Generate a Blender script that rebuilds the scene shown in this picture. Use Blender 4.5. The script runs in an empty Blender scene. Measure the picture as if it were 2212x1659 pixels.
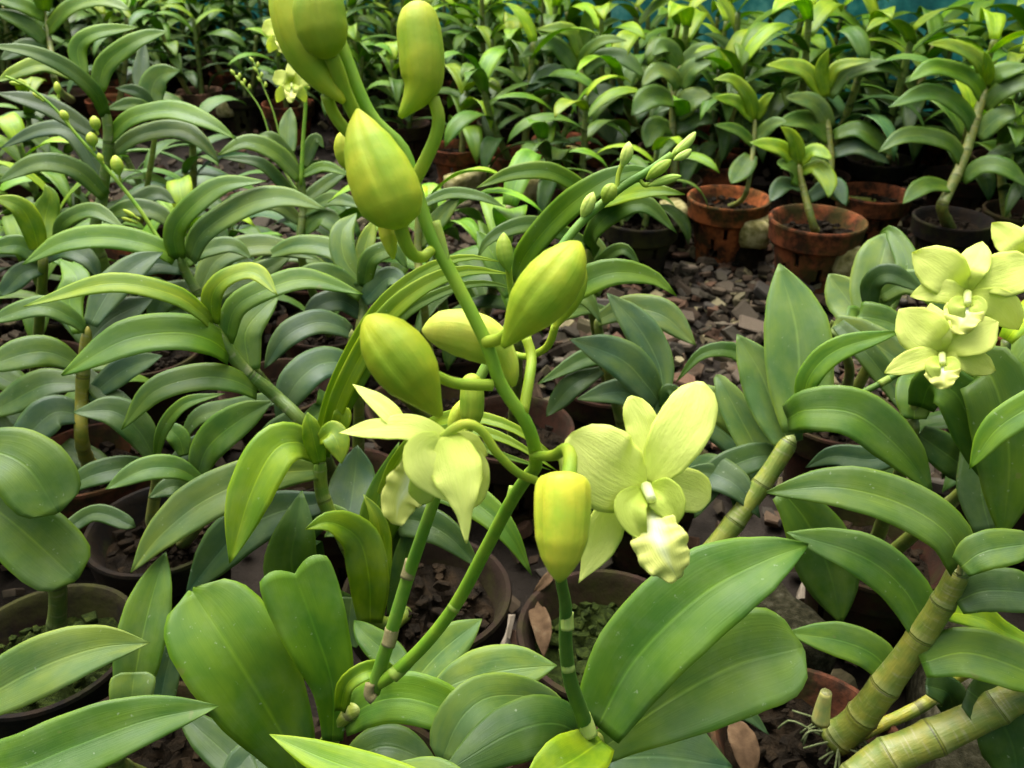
import bpy, math, random
import numpy as np
from mathutils import Vector, Matrix, noise

rng = random.Random(7)
sc = bpy.context.scene
col = sc.collection
PI = math.pi

# ------------------------------------------------------------------ camera
CAM_H, PITCH, F = 0.62, math.radians(30), 1841.0        # height (m), tilt below level, focal length in px of a 2212 px wide picture
PW, PH = 2212.0, 1659.0
cam_d = bpy.data.cameras.new('camera'); cam = bpy.data.objects.new('camera', cam_d); col.objects.link(cam)
cam.location = (0, 0, CAM_H); cam.rotation_euler = (PI/2 - PITCH, 0, 0)
cam_d.sensor_width = 36.0; cam_d.lens = 36.0*F/PW
cam_d.clip_start = 0.01; cam_d.clip_end = 200
cam_d.dof.use_dof = True; cam_d.dof.focus_distance = 0.43; cam_d.dof.aperture_fstop = 20.0
sc.camera = cam
sc.cycles.max_bounces = 5; sc.cycles.diffuse_bounces = 3; sc.cycles.glossy_bounces = 2; sc.cycles.transmission_bounces = 3; sc.cycles.caustics_reflective = False; sc.cycles.caustics_refractive = False

# ------------------------------------------------------------------ sky and sun (bright overcast light through a shade house)
SUN_EL, SUN_AZ = math.radians(64), math.radians(-25)     # azimuth from +Y (away from the camera), negative = left
world = bpy.data.worlds.new('World'); sc.world = world; world.use_nodes = True
wn = world.node_tree.nodes; wl = world.node_tree.links
bg = wn['Background']
sky = wn.new('ShaderNodeTexSky'); sky.sky_type = 'NISHITA'; sky.sun_disc = False
sky.sun_elevation = SUN_EL; sky.sun_rotation = SUN_AZ
sky.air_density = 1.0; sky.dust_density = 8.0; sky.ozone_density = 1.0
hsv = wn.new('ShaderNodeHueSaturation'); hsv.inputs['Saturation'].default_value = 0.10
wl.new(sky.outputs[0], hsv.inputs['Color']); wl.new(hsv.outputs[0], bg.inputs[0])
bg.inputs[1].default_value = 0.13
sun_d = bpy.data.lights.new('sun', 'SUN'); sun_d.energy = 1.4; sun_d.angle = math.radians(60); sun_d.color = (1.0, 0.95, 0.82)
sun = bpy.data.objects.new('sun', sun_d); col.objects.link(sun)
sd = Vector((math.sin(SUN_AZ)*math.cos(SUN_EL), math.cos(SUN_AZ)*math.cos(SUN_EL), math.sin(SUN_EL)))
sun.rotation_euler = sd.to_track_quat('Z', 'Y').to_euler()
sc.view_settings.view_transform = 'Standard'; sc.view_settings.look = 'None'
sc.view_settings.exposure = 1.5; sc.view_settings.gamma = 1.0

# ------------------------------------------------------------------ geometry helpers
CR = Vector((1, 0, 0)); CU = Vector((0, math.sin(PITCH), math.cos(PITCH))); CF = Vector((0, math.cos(PITCH), -math.sin(PITCH)))
CO = Vector((0, 0, CAM_H)); UP = Vector((0, 0, 1))
def W(x, y, z):
    return CO + (CF + CR*((x-PW/2)/F) - CU*((y-PH/2)/F))*z
def gp(x, y, h=0.0):
    d = CF + CR*((x-PW/2)/F) - CU*((y-PH/2)/F)
    return CO + d*((h-CAM_H)/d.z)
def px(p):
    q = Vector(p)-CO; z = q.dot(CF)
    return (PW/2+F*q.dot(CR)/z, PH/2-F*q.dot(CU)/z, z)
def spline(P, n):
    P = [Vector(p) for p in P]
    if len(P) == 2: P = [P[0], (P[0]+P[1])*0.5, P[1]]
    Q = [P[0]*2-P[1]] + P + [P[-1]*2-P[-2]]
    seg = [0.0]
    for a, b in zip(P, P[1:]): seg.append(seg[-1]+(b-a).length)
    out = []
    for i in range(n):
        s = seg[-1]*i/(n-1); k = 0
        while k < len(P)-2 and s > seg[k+1]: k += 1
        t = (s-seg[k])/max(seg[k+1]-seg[k], 1e-9)
        a, b, c, d = Q[k], Q[k+1], Q[k+2], Q[k+3]
        out.append(0.5*((2*b)+(c-a)*t+(2*a-5*b+4*c-d)*t*t+(3*b-a-3*c+d)*t**3))
    return out
def tangents(C):
    n = len(C)
    return [(C[min(i+1, n-1)]-C[max(i-1, 0)]).normalized() for i in range(n)]
def interp(t, xs, ys): return float(np.interp(t, xs, ys))

def make(name, verts, faces, mat, parent=None, origin=(0, 0, 0), uv=None, color=None, smooth=True, world_parent=None):
    """links ONE mesh object; verts in world space, origin in world space; parent's world position is tracked in parent['_o']"""
    o = Vector(origin)
    me = bpy.data.meshes.new(name)
    me.from_pydata([tuple(Vector(v)-o) for v in verts], [], faces)
    if smooth: me.polygons.foreach_set('use_smooth', [True]*len(me.polygons))
    if uv is not None:
        ul = me.uv_layers.new(name='UVMap')
        li = np.empty(len(me.loops), dtype=np.int32); me.loops.foreach_get('vertex_index', li)
        ul.data.foreach_set('uv', np.asarray(uv, dtype=np.float32)[li].ravel())
    me.materials.append(mat); me.update()
    ob = bpy.data.objects.new(name, me); col.objects.link(ob)
    if parent is not None:
        ob.parent = parent; ob.location = o - WPOS[parent.name]
    else:
        ob.location = o
    WPOS[ob.name] = o
    if color is not None: ob.color = (*color, 1)
    return ob
WPOS = {}
def thing(name, loc, label, cat, group=None):
    e = bpy.data.objects.new(name, None); col.objects.link(e); e.location = loc; e.empty_display_size = 0.02
    WPOS[e.name] = Vector(loc); tag(e, label, cat, group); return e
def tag(o, label=None, cat=None, group=None, kind=None):
    if label: o['label'] = label
    if cat: o['category'] = cat
    if group: o['group'] = group
    if kind: o['kind'] = kind
    return o

PROF = {  # half width along a blade, base -> tip
 'leaf':  ([0, .08, .2, .35, .5, .65, .78, .88, .95, 1], [.42, .52, .74, .95, 1, .92, .70, .42, .19, .02]),
 'strap': ([0, .1, .25, .45, .62, .78, .88, .95, 1], [.58, .74, .93, 1, .94, .70, .43, .20, .02]),
 'blunt': ([0, .1, .25, .45, .65, .8, .9, .96, 1], [.30, .42, .66, .90, 1, .98, .86, .62, .10]),
 'spat':  ([0, .1, .3, .5, .7, .85, .94, 1], [.30, .36, .58, .82, .97, 1, .93, .55]),
 'cleft': ([0, .1, .3, .5, .7, .85, .95, 1], [.28, .34, .52, .76, .93, 1, 1, .93]),
 'acute': ([0, .1, .25, .42, .6, .78, .9, 1], [.30, .55, .88, 1, .86, .52, .22, .02]),
 'mentum': ([0, .12, .3, .48, .62, .75, .88, 1], [.55, .82, 1, .86, .55, .30, .17, .03]),
 'rev':   ([0, .1, .3, .6, .85, 1], [.75, .9, 1, .85, .5, .04]),
 'petal': ([0, .1, .25, .45, .62, .8, .92, 1], [.20, .38, .72, .98, 1, .76, .38, .03]),
 'round': ([0, .08, .22, .45, .65, .82, .93, 1], [.22, .48, .80, 1, 1, .86, .58, .12]),
 'sepal': ([0, .1, .3, .5, .7, .88, 1], [.55, .80, 1, .93, .70, .34, .03]),
 'lip':   ([0, .1, .25, .45, .62, .78, .9, 1], [.35, .48, .70, .98, 1, .82, .58, .26]),
}
def blade(C, N, hw, prof, nu, th, fold, roll=0.0, wave=0.0, wfreq=3.0, seed=0.0, notch=0.0, ruf=0.0):
    """closed leaf-like solid along centre line C with upper normals N"""
    n = len(C); T = tangents(C); xs, ys = PROF[prof]
    top, bot, uvt = [], [], []
    for i in range(n):
        t = i/(n-1); w = w0 = hw*interp(t, xs, ys)
        nn = (N[i]-T[i]*N[i].dot(T[i])).normalized(); s = T[i].cross(nn).normalized()
        for j in range(nu+1):
            u = -1+2*j/nu; a = abs(u)
            w = w0*(1+ruf*(math.sin(t*23+seed*2+(2.1 if u > 0 else 0))+.8*math.sin(t*37+seed+(1.0 if u > 0 else 3)))*a)
            h = fold*w*(math.sqrt(a*a+0.004)-0.063) - roll*w*a**3
            h += wave*hw*a*a*(.6*math.sin(t*wfreq*2*PI+(1.7 if u > 0 else 0)+seed)+.55*math.sin(t*wfreq*3.37*PI+(.4 if u > 0 else 2.9)+seed*1.7))*min(1, 4*t)
            h += 0.10*wave*hw*math.sin(t*wfreq*6.3+u*5+seed)
            ext = T[i]*(notch*hw*(math.sin(a*2.6)-0.5)*t**8)
            p = C[i]+s*(u*w)+nn*h+ext
            d = th*(0.30+0.70*(1-a*a))
            top.append(p); bot.append(p-nn*d); uvt.append(((u+1)/2, t))
    m = nu+1; V = top+bot; o = len(top); Fc = []
    for i in range(n-1):
        for j in range(nu):
            a = i*m+j
            Fc.append((a, a+1, a+m+1, a+m)); Fc.append((o+a, o+a+m, o+a+m+1, o+a+1))
        a = i*m; Fc.append((a, a+m, o+a+m, o+a)); a = i*m+nu; Fc.append((a, o+a, o+a+m, a+m))
    for j in range(nu):
        Fc.append((j, o+j, o+j+1, j+1)); a = (n-1)*m+j; Fc.append((a, a+1, o+a+1, o+a))
    return V, Fc, uvt+uvt

def zlist(z, n):
    if not isinstance(z, (tuple, list)): z = (z, z)
    return [float(np.interp(i/(n-1), np.linspace(0, 1, len(z)), z)) for i in range(n)]

def traced(parent, name, pts, z, w, color, mat, up=0.5, prof='leaf', n=20, nu=8, th=0.0011, fold=0.22, roll=0.08, wave=0.05, notch=0.0, flip=False, wfreq=None, ruf=0.0):
    zs = zlist(z, len(pts))
    C = spline([W(x, y, zz) for (x, y), zz in zip(pts, zs)], n)
    T = tangents(C); N = []; fr = []
    for c, t in zip(C, T):
        v = (CO-c).normalized(); ref = v*(1-up)+UP*up
        nn = ref-t*ref.dot(t)
        nn = nn.normalized()
        N.append(nn)
        s = t.cross(nn); e = t.cross(v)
        fr.append(abs(s.dot(e.normalized())) if e.length > 1e-4 else 1)
    for _ in range(3): N = [(N[max(i-1, 0)]+N[i]*2+N[min(i+1, n-1)]).normalized() for i in range(n)]
    f = max(0.45, sum(fr)/len(fr)); zm = sum(zs)/len(zs)
    hw = w*zm/F/2/f
    V, Fc, uv = blade(C, N, hw, prof, nu, th, fold, roll, wave, wfreq or rng.uniform(1.2, 2.4), rng.uniform(0, 6), notch, ruf)
    return make(name, V, Fc, mat, parent, C[0], uv, color)

def tube(C, R, ns=10, cap=True):
    n = len(C); T = tangents(C)
    x = T[0].orthogonal().normalized(); V, Fc, uv = [], [], []
    for i in range(n):
        x = (x-T[i]*x.dot(T[i])).normalized(); y = T[i].cross(x)
        for j in range(ns):
            a = 2*PI*j/ns; r = R[i](a) if callable(R[i]) else R[i]
            V.append(C[i]+(x*math.cos(a)+y*math.sin(a))*r); uv.append((j/ns, i/(n-1)))
    for i in range(n-1):
        for j in range(ns):
            k = (j+1) % ns; Fc.append((i*ns+j, i*ns+k, (i+1)*ns+k, (i+1)*ns+j))
    if cap: Fc.append(tuple(range(ns))[::-1]); Fc.append(tuple((n-1)*ns+j for j in range(ns)))
    return V, Fc, uv
def traced_tube(parent, name, pts, z, w0, w1, color, mat, n=24, ns=10, knots=0, knot_amp=0.06, extra=None):
    zs = zlist(z, len(pts)); P = [W(x, y, zz) for (x, y), zz in zip(pts, zs)]
    if extra: P = [Vector(e) for e in extra]+P; zs = [zs[0]]*len(extra)+zs
    C = spline(P, n); R = []
    for i in range(n):
        t = i/(n-1); zz = (C[i]-CO).dot(CF)
        r = (w0+(w1-w0)*t)*zz/F/2
        if knots:
            ph = (t*knots+.18*math.sin(t*9.0+w0)) % 1.0; r *= 1+knot_amp*math.exp(-((min(ph, 1-ph))/0.10)**2)-0.05*math.sin(ph*PI)
            if t > .93: r *= math.sqrt(max(.02, 1-((t-.93)/.07)**2))
        R.append(r)
    V, Fc, uv = tube(C, R, ns)
    if knots: uv = [(a, b*knots+.18*math.sin(b*9.0+w0)) for a, b in uv]
    return make(name, V, Fc, mat, parent, C[0], uv, color)

# ------------------------------------------------------------------ materials
def nodes(name):
    m = bpy.data.materials.new(name); m.use_nodes = True
    nt = m.node_tree; b = nt.nodes['Principled BSDF']; out = nt.nodes['Material Output']
    return m, nt, b, out
def N_(nt, t, **kw):
    n = nt.nodes.new(t)
    for k, v in kw.items(): setattr(n, k, v)
    return n
def ramp(nt, fac, stops, interp_='LINEAR'):
    r = N_(nt, 'ShaderNodeValToRGB'); r.color_ramp.interpolation = interp_
    els = r.color_ramp.elements
    while len(els) < len(stops): els.new(0.5)
    for e, (p, c) in zip(els, stops):
        e.position = p; e.color = (*c, 1) if len(c) == 3 else c
    nt.links.new(fac, r.inputs[0]); return r.outputs[0]
def mixc(nt, fac, a, b, blend='MIX'):
    m = N_(nt, 'ShaderNodeMix', data_type='RGBA', blend_type=blend)
    for v, s in ((fac, m.inputs[0]), (a, m.inputs[6]), (b, m.inputs[7])):
        if hasattr(v, 'links'): nt.links.new(v, s)
        elif isinstance(v, (int, float)): s.default_value = v
        else: s.default_value = (*v, 1)
    return m.outputs[2]
def math_(nt, op, a, b=None, c=None):
    m = N_(nt, 'ShaderNodeMath', operation=op)
    for v, s in zip((a, b, c), m.inputs):
        if v is None: continue
        if hasattr(v, 'links'): nt.links.new(v, s)
        else: s.default_value = v
    return m.outputs[0]
def noise_(nt, vec, scale, detail=3, rough=0.5):
    n = N_(nt, 'ShaderNodeTexNoise'); n.inputs['Scale'].default_value = scale
    n.inputs['Detail'].default_value = detail; n.inputs['Roughness'].default_value = rough
    if vec is not None: nt.links.new(vec, n.inputs['Vector'])
    return n.outputs[0]
def mapping(nt, vec, scale, loc=None):
    m = N_(nt, 'ShaderNodeMapping'); m.inputs['Scale'].default_value = scale
    nt.links.new(vec, m.inputs['Vector'])
    if loc is not None: nt.links.new(loc, m.inputs['Location'])
    return m.outputs[0]
def bump(nt, h, b, strength=0.3, dist=0.001):
    n = N_(nt, 'ShaderNodeBump'); n.inputs['Strength'].default_value = strength; n.inputs['Distance'].default_value = dist
    nt.links.new(h, n.inputs['Height']); nt.links.new(n.outputs[0], b.inputs['Normal'])

def leafy(name, rough, trans, rib=1.0, petal=False):
    m, nt, b, out = nodes(name); L = nt.links
    uv = N_(nt, 'ShaderNodeUVMap').outputs[0]; oi = N_(nt, 'ShaderNodeObjectInfo'); rnd = oi.outputs['Random']
    off = math_(nt, 'MULTIPLY', rnd, 37.0)
    offv = N_(nt, 'ShaderNodeCombineXYZ'); L.new(off, offv.inputs[0]); L.new(off, offv.inputs[1])
    tc = N_(nt, 'ShaderNodeTexCoord').outputs['Object']
    sx = N_(nt, 'ShaderNodeSeparateXYZ'); L.new(uv, sx.inputs[0])
    a = math_(nt, 'ABSOLUTE', math_(nt, 'SUBTRACT', sx.outputs[0], 0.5))          # 0 at the midrib, .5 at the edge
    c = oi.outputs['Color']
    str_ = noise_(nt, mapping(nt, uv, (46, 1.6, 1), offv.outputs[0]), 1.0, 4, 0.6)  # fine veins running along the blade
    blot = noise_(nt, mapping(nt, uv, (2.2, 3.2, 1), offv.outputs[0]), 1.0, 3, 0.55)
    speck = noise_(nt, mapping(nt, tc, (1, 1, 1), offv.outputs[0]), 260, 2, 0.6)
    if not petal:
        warm = mixc(nt, 1.0, c, (1.55, 1.27, 0.80), 'MULTIPLY'); cool = mixc(nt, 1.0, c, (0.76, 0.86, 1.0), 'MULTIPLY')
        c1 = mixc(nt, ramp(nt, blot, [(.36, (0, 0, 0)), (.68, (1, 1, 1))]), cool, warm)
        c2 = mixc(nt, math_(nt, 'MULTIPLY', ramp(nt, str_, [(.35, (0, 0, 0)), (.7, (1, 1, 1))]), 0.20), c1, mixc(nt, 1.0, c1, (1.35, 1.25, 1.1), 'MULTIPLY'))
        # midrib: fine pale line in a slightly darker groove, fading to the tip
        rl = ramp(nt, a, [(0.0, (1, 1, 1)), (0.012, (.6, .6, .6)), (0.03, (0, 0, 0))])
        fade = ramp(nt, sx.outputs[1], [(0.0, (1, 1, 1)), (.6, (.55, .55, .55)), (.95, (0, 0, 0))])
        c3 = mixc(nt, math_(nt, 'MULTIPLY', math_(nt, 'MULTIPLY', rl, fade), 0.8*rib), c2, mixc(nt, 1.0, c2, (2.0, 1.75, 2.2), 'MULTIPLY'))
        gr = ramp(nt, a, [(0.0, (0, 0, 0)), (.03, (1, 1, 1)), (.12, (0, 0, 0))])
        c3 = mixc(nt, math_(nt, 'MULTIPLY', gr, 0.20*rib), c3, mixc(nt, 1.0, c3, (.6, .68, .6), 'MULTIPLY'))
        ed = ramp(nt, a, [(.455, (0, 0, 0)), (.495, (1, 1, 1))])
        c4 = mixc(nt, math_(nt, 'MULTIPLY', ed, 0.5), c3, mixc(nt, 1.0, c3, (1.9, 1.6, .8), 'MULTIPLY'))
        sp = ramp(nt, speck, [(.70, (0, 0, 0)), (.76, (1, 1, 1))])
        c4 = mixc(nt, math_(nt, 'MULTIPLY', sp, 0.22), c4, (.50, .56, .42))
        spot = ramp(nt, noise_(nt, mapping(nt, tc, (1, 1, 1), offv.outputs[0]), 75, 2, .5), [(.74, (0, 0, 0)), (.79, (1, 1, 1))])
        c4 = mixc(nt, math_(nt, 'MULTIPLY', spot, 0.35), c4, (.16, .14, .05))
        dust = ramp(nt, noise_(nt, mapping(nt, tc, (1, 1, 1), offv.outputs[0]), 28, 5, .65), [(.45, (0, 0, 0)), (.8, (1, 1, 1))])
        c4 = mixc(nt, math_(nt, 'MULTIPLY', dust, 0.16), c4, (.30, .34, .24))
        bh = math_(nt, 'ADD', math_(nt, 'MULTIPLY', str_, 1.0), math_(nt, 'MULTIPLY', rl, -0.9*rib))
        bump(nt, bh, b, 0.30, 0.0006)
        ro = ramp(nt, blot, [(.3, (rough-.06,)*3), (.7, (rough+.10,)*3)]); L.new(ro, b.inputs['Roughness'])
        b.inputs['Specular IOR Level'].default_value = 0.30
        tcol = mixc(nt, 1.0, c4, (1.9, 1.9, .55), 'MULTIPLY')
    else:
        yel = mixc(nt, 1.0, c, (0.84, 0.92, 0.42), 'MULTIPLY')
        basey = ramp(nt, sx.outputs[1], [(0, (1, 1, 1)), (.38, (.25, .25, .25)), (.8, (0, 0, 0))])
        c1 = mixc(nt, math_(nt, 'MULTIPLY', basey, .8), c, yel)
        c2 = mixc(nt, math_(nt, 'MULTIPLY', ramp(nt, str_, [(.45, (0, 0, 0)), (.66, (1, 1, 1))]), 0.30), c1, mixc(nt, 1.0, c1, (.88, .95, .60), 'MULTIPLY'))
        ed = ramp(nt, a, [(.40, (0, 0, 0)), (.5, (1, 1, 1))])
        c4 = mixc(nt, math_(nt, 'MULTIPLY', ed, .35), c2, yel)
        bump(nt, math_(nt, 'ADD', str_, math_(nt, 'MULTIPLY', noise_(nt, mapping(nt, uv, (5, 4, 1), offv.outputs[0]), 1.0, 4, .6), 2.5)), b, 0.40, 0.0008); b.inputs['Roughness'].default_value = rough
        b.inputs['Specular IOR Level'].default_value = 0.3
        tcol = mixc(nt, 1.0, c4, (1.0, 1.02, .62), 'MULTIPLY')
    L.new(c4, b.inputs['Base Color'])
    tr = N_(nt, 'ShaderNodeBsdfTranslucent'); L.new(tcol, tr.inputs[0])
    mx = N_(nt, 'ShaderNodeMixShader'); mx.inputs[0].default_value = trans
    L.new(b.outputs[0], mx.inputs[1]); L.new(tr.outputs[0], mx.inputs[2]); L.new(mx.outputs[0], out.inputs[0])
    return m
M_LEAF = leafy('orchid leaf', 0.47, 0.24)
M_PETAL = leafy('orchid petal', 0.55, 0.42, petal=True)

def lip_mat():
    m, nt, b, out = nodes('orchid lip'); L = nt.links
    uv = N_(nt, 'ShaderNodeUVMap').outputs[0]; oi = N_(nt, 'ShaderNodeObjectInfo')
    sx = N_(nt, 'ShaderNodeSeparateXYZ'); L.new(uv, sx.inputs[0])
    a = math_(nt, 'ABSOLUTE', math_(nt, 'SUBTRACT', sx.outputs[0], 0.5))
    d = math_(nt, 'ADD', math_(nt, 'MULTIPLY', a, 2.2), math_(nt, 'ABSOLUTE', math_(nt, 'SUBTRACT', sx.outputs[1], 0.36)))
    wh = ramp(nt, d, [(.08, (1, 1, 1)), (.62, (0, 0, 0))])
    c = mixc(nt, wh, oi.outputs['Color'], (.86, .90, .72))
    v = noise_(nt, mapping(nt, uv, (30, 3, 1)), 1.0, 3)
    c = mixc(nt, math_(nt, 'MULTIPLY', v, .35), c, mixc(nt, 1.0, c, (.85, .9, .5), 'MULTIPLY'))
    L.new(c, b.inputs['Base Color']); b.inputs['Roughness'].default_value = .55; bump(nt, v, b, .4, .0008)
    tr = N_(nt, 'ShaderNodeBsdfTranslucent'); L.new(c, tr.inputs[0])
    mx = N_(nt, 'ShaderNodeMixShader'); mx.inputs[0].default_value = .38
    L.new(b.outputs[0], mx.inputs[1]); L.new(tr.outputs[0], mx.inputs[2]); L.new(mx.outputs[0], out.inputs[0]); return m
M_LIP = lip_mat()

def bud_mat():
    m, nt, b, out = nodes('orchid bud'); L = nt.links
    uv = N_(nt, 'ShaderNodeUVMap').outputs[0]; oi = N_(nt, 'ShaderNodeObjectInfo'); c = oi.outputs['Color']
    sx = N_(nt, 'ShaderNodeSeparateXYZ'); L.new(uv, sx.inputs[0])
    tc = N_(nt, 'ShaderNodeTexCoord').outputs['Object']
    st = noise_(nt, mapping(nt, uv, (34, 1.4, 1)), 1.0, 4, .6); bl = noise_(nt, tc, 70, 3); fi = noise_(nt, tc, 900, 2)
    gre = mixc(nt, 1.0, c, (.66, .86, .75), 'MULTIPLY'); yel = mixc(nt, 1.0, c, (1.16, 1.06, 1.1), 'MULTIPLY')
    c1 = mixc(nt, ramp(nt, bl, [(.35, (0, 0, 0)), (.68, (1, 1, 1))]), gre, yel)
    c2 = mixc(nt, math_(nt, 'MULTIPLY', ramp(nt, st, [(.40, (0, 0, 0)), (.68, (1, 1, 1))]), .30), c1, mixc(nt, 1.0, c1, (.78, .85, .65), 'MULTIPLY'))
    L.new(c2, b.inputs['Base Color']); b.inputs['Specular IOR Level'].default_value = .3; b.inputs['Roughness'].default_value = .58
    b.inputs['Subsurface Weight'].default_value = .35; b.inputs['Subsurface Radius'].default_value = (.8, 1.0, .2); b.inputs['Subsurface Scale'].default_value = .004
    bump(nt, math_(nt, 'ADD', math_(nt, 'MULTIPLY', st, 1.0), math_(nt, 'ADD', math_(nt, 'MULTIPLY', fi, .35), math_(nt, 'MULTIPLY', bl, 1.8))), b, .28, .0008); return m
M_BUD = bud_mat()

def cane_mat():
    m, nt, b, out = nodes('cane'); L = nt.links
    uv = N_(nt, 'ShaderNodeUVMap').outputs[0]; oi = N_(nt, 'ShaderNodeObjectInfo'); c = oi.outputs['Color']
    tc = N_(nt, 'ShaderNodeTexCoord').outputs['Object']
    st = noise_(nt, mapping(nt, uv, (26, 3, 1)), 1.0, 4, .6); bl = noise_(nt, tc, 90, 3); pa = noise_(nt, mapping(nt, uv, (3, 14, 1)), 1.0, 3)
    c1 = mixc(nt, ramp(nt, bl, [(.35, (0, 0, 0)), (.7, (1, 1, 1))]), mixc(nt, 1.0, c, (.7, .85, .7), 'MULTIPLY'), mixc(nt, 1.0, c, (1.35, 1.15, .9), 'MULTIPLY'))
    c2 = mixc(nt, math_(nt, 'MULTIPLY', ramp(nt, pa, [(.56, (0, 0, 0)), (.68, (1, 1, 1))]), .40), c1, (.34, .31, .19))
    sx = N_(nt, 'ShaderNodeSeparateXYZ'); L.new(uv, sx.inputs[0]); fr = math_(nt, 'FRACT', sx.outputs[1])
    c2 = mixc(nt, ramp(nt, fr, [(0.0, (.6, .6, .6)), (.02, (.6, .6, .6)), (.035, (0, 0, 0))]), c2, (.035, .030, .012))
    c2 = mixc(nt, math_(nt, 'MULTIPLY', ramp(nt, fr, [(.045, (0, 0, 0)), (.06, (1, 1, 1)), (.10, (.8, .8, .8)), (.22, (0, 0, 0))]), .22), c2, (.36, .36, .17))
    L.new(c2, b.inputs['Base Color']); b.inputs['Roughness'].default_value = .45; bump(nt, math_(nt, 'ADD', st, math_(nt, 'MULTIPLY', ramp(nt, fr, [(0, (0, 0, 0)), (.04, (0, 0, 0)), (.06, (1, 1, 1))]), 1.5)), b, .6, .0010); return m
M_CANE = cane_mat()

def simple_noise(name, stops, scale, rough, bs=.5, bd=.002, detail=6, use_color=False, spec=.08):
    m, nt, b, out = nodes(name); L = nt.links
    tc = N_(nt, 'ShaderNodeTexCoord').outputs['Object']; oi = N_(nt, 'ShaderNodeObjectInfo')
    off = math_(nt, 'MULTIPLY', oi.outputs['Random'], 19.0)
    ov = N_(nt, 'ShaderNodeCombineXYZ'); L.new(off, ov.inputs[0]); L.new(off, ov.inputs[2])
    v = mapping(nt, tc, (1, 1, 1), ov.outputs[0])
    n1 = noise_(nt, v, scale, detail, .6); c = ramp(nt, n1, stops)
    if use_color: c = mixc(nt, 1.0, c, oi.outputs['Color'], 'MULTIPLY')
    L.new(c, b.inputs['Base Color']); b.inputs['Roughness'].default_value = rough; b.inputs['Specular IOR Level'].default_value = spec
    bump(nt, noise_(nt, v, scale*4, 5, .65), b, bs, bd); return m
M_SHEATH = simple_noise('papery sheath', [(.3, (.13, .11, .045)), (.7, (.24, .21, .10))], 200, .7, .4, .0006)
M_BARK = simple_noise('potting mix', [(.25, (.005, .004, .003)), (.5, (.013, .009, .005)), (.7, (.032, .020, .010)), (.85, (.075, .055, .028))], 45, .9, .9, .004)
M_DIRT = simple_noise('dark soil', [(.3, (.010, .008, .006)), (.7, (.028, .022, .017))], 22, .95, .8, .004)
M_ROOT = simple_noise('orchid root', [(.3, (.05, .07, .02)), (.7, (.17, .19, .09))], 300, .7, .3, .0005)
M_MOSSF = simple_noise('moss', [(.3, (.010, .016, .004)), (.55, (.028, .042, .007)), (.8, (.075, .095, .015))], 160, .95, 1.0, .003)
M_CONC = simple_noise('mossy concrete', [(.25, (.06, .055, .02)), (.42, (.20, .18, .06)), (.58, (.38, .34, .16)), (.8, (.50, .44, .26))], 55, .95, .8, .003)
M_CHIP = simple_noise('broken brick and stone', [(.25, (.55, .52, .48)), (.6, (1, 1, 1)), (.8, (1.35, 1.3, 1.2))], 60, .9, .5, .0015, use_color=True)

def pot_mat():
    m, nt, b, out = nodes('terracotta'); L = nt.links
    tc = N_(nt, 'ShaderNodeTexCoord').outputs['Object']; oi = N_(nt, 'ShaderNodeObjectInfo')
    off = math_(nt, 'MULTIPLY', oi.outputs['Random'], 23.0); ov = N_(nt, 'ShaderNodeCombineXYZ'); L.new(off, ov.inputs[0]); L.new(off, ov.inputs[1])
    v = mapping(nt, tc, (1, 1, 1), ov.outputs[0]); c = oi.outputs['Color']
    n1 = noise_(nt, v, 26, 6, .7); n2 = noise_(nt, v, 14, 5, .65); n3 = noise_(nt, v, 120, 4, .6)
    c1 = mixc(nt, n3, mixc(nt, 1.0, c, (.7, .7, .7), 'MULTIPLY'), mixc(nt, 1.0, c, (1.25, 1.2, 1.2), 'MULTIPLY'))
    c2 = mixc(nt, ramp(nt, n1, [(.40, (0, 0, 0)), (.58, (.92, .92, .92))]), c1, (.020, .013, .008))
    c3 = mixc(nt, ramp(nt, n2, [(.48, (0, 0, 0)), (.64, (.7, .7, .7))]), c2, (.036, .038, .008))
    L.new(c3, b.inputs['Base Color']); b.inputs['Roughness'].default_value = .88; b.inputs['Specular IOR Level'].default_value = .10
    bump(nt, math_(nt, 'ADD', n3, math_(nt, 'MULTIPLY', n1, .6)), b, .5, .0018); return m
M_POT = pot_mat()

def gravel_mat():
    m, nt, b, out = nodes('gravel'); L = nt.links
    at = N_(nt, 'ShaderNodeAttribute', attribute_name='tint')
    n1 = noise_(nt, N_(nt, 'ShaderNodeTexCoord').outputs['Object'], 70, 5, .6)
    c = mixc(nt, 1.0, at.outputs[0], ramp(nt, n1, [(.25, (.5, .48, .44)), (.75, (1.25, 1.2, 1.1))]), 'MULTIPLY')
    L.new(c, b.inputs['Base Color']); b.inputs['Roughness'].default_value = .92; b.inputs['Specular IOR Level'].default_value = .12; bump(nt, n1, b, .5, .0015); return m
M_GRAVEL = gravel_mat()

def net_mat():
    m, nt, b, out = nodes('shade net'); L = nt.links
    tc = N_(nt, 'ShaderNodeTexCoord').outputs['Object']
    n1 = noise_(nt, tc, 9, 7, .7); n2 = noise_(nt, mapping(nt, tc, (60, 60, 6)), 1.0, 3)
    c = ramp(nt, n1, [(.32, (.03, .20, .20)), (.5, (.08, .36, .33)), (.66, (.28, .60, .52))])
    c = mixc(nt, math_(nt, 'MULTIPLY', n2, .45), c, (.02, .06, .06))
    L.new(c, b.inputs['Base Color']); b.inputs['Roughness'].default_value = .75
    tr = N_(nt, 'ShaderNodeBsdfTranslucent'); L.new(c, tr.inputs[0])
    mx = N_(nt, 'ShaderNodeMixShader'); mx.inputs[0].default_value = .55
    L.new(b.outputs[0], mx.inputs[1]); L.new(tr.outputs[0], mx.inputs[2]); L.new(mx.outputs[0], out.inputs[0])
    bump(nt, n2, b, .5, .002); return m
M_NET = net_mat()

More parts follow.
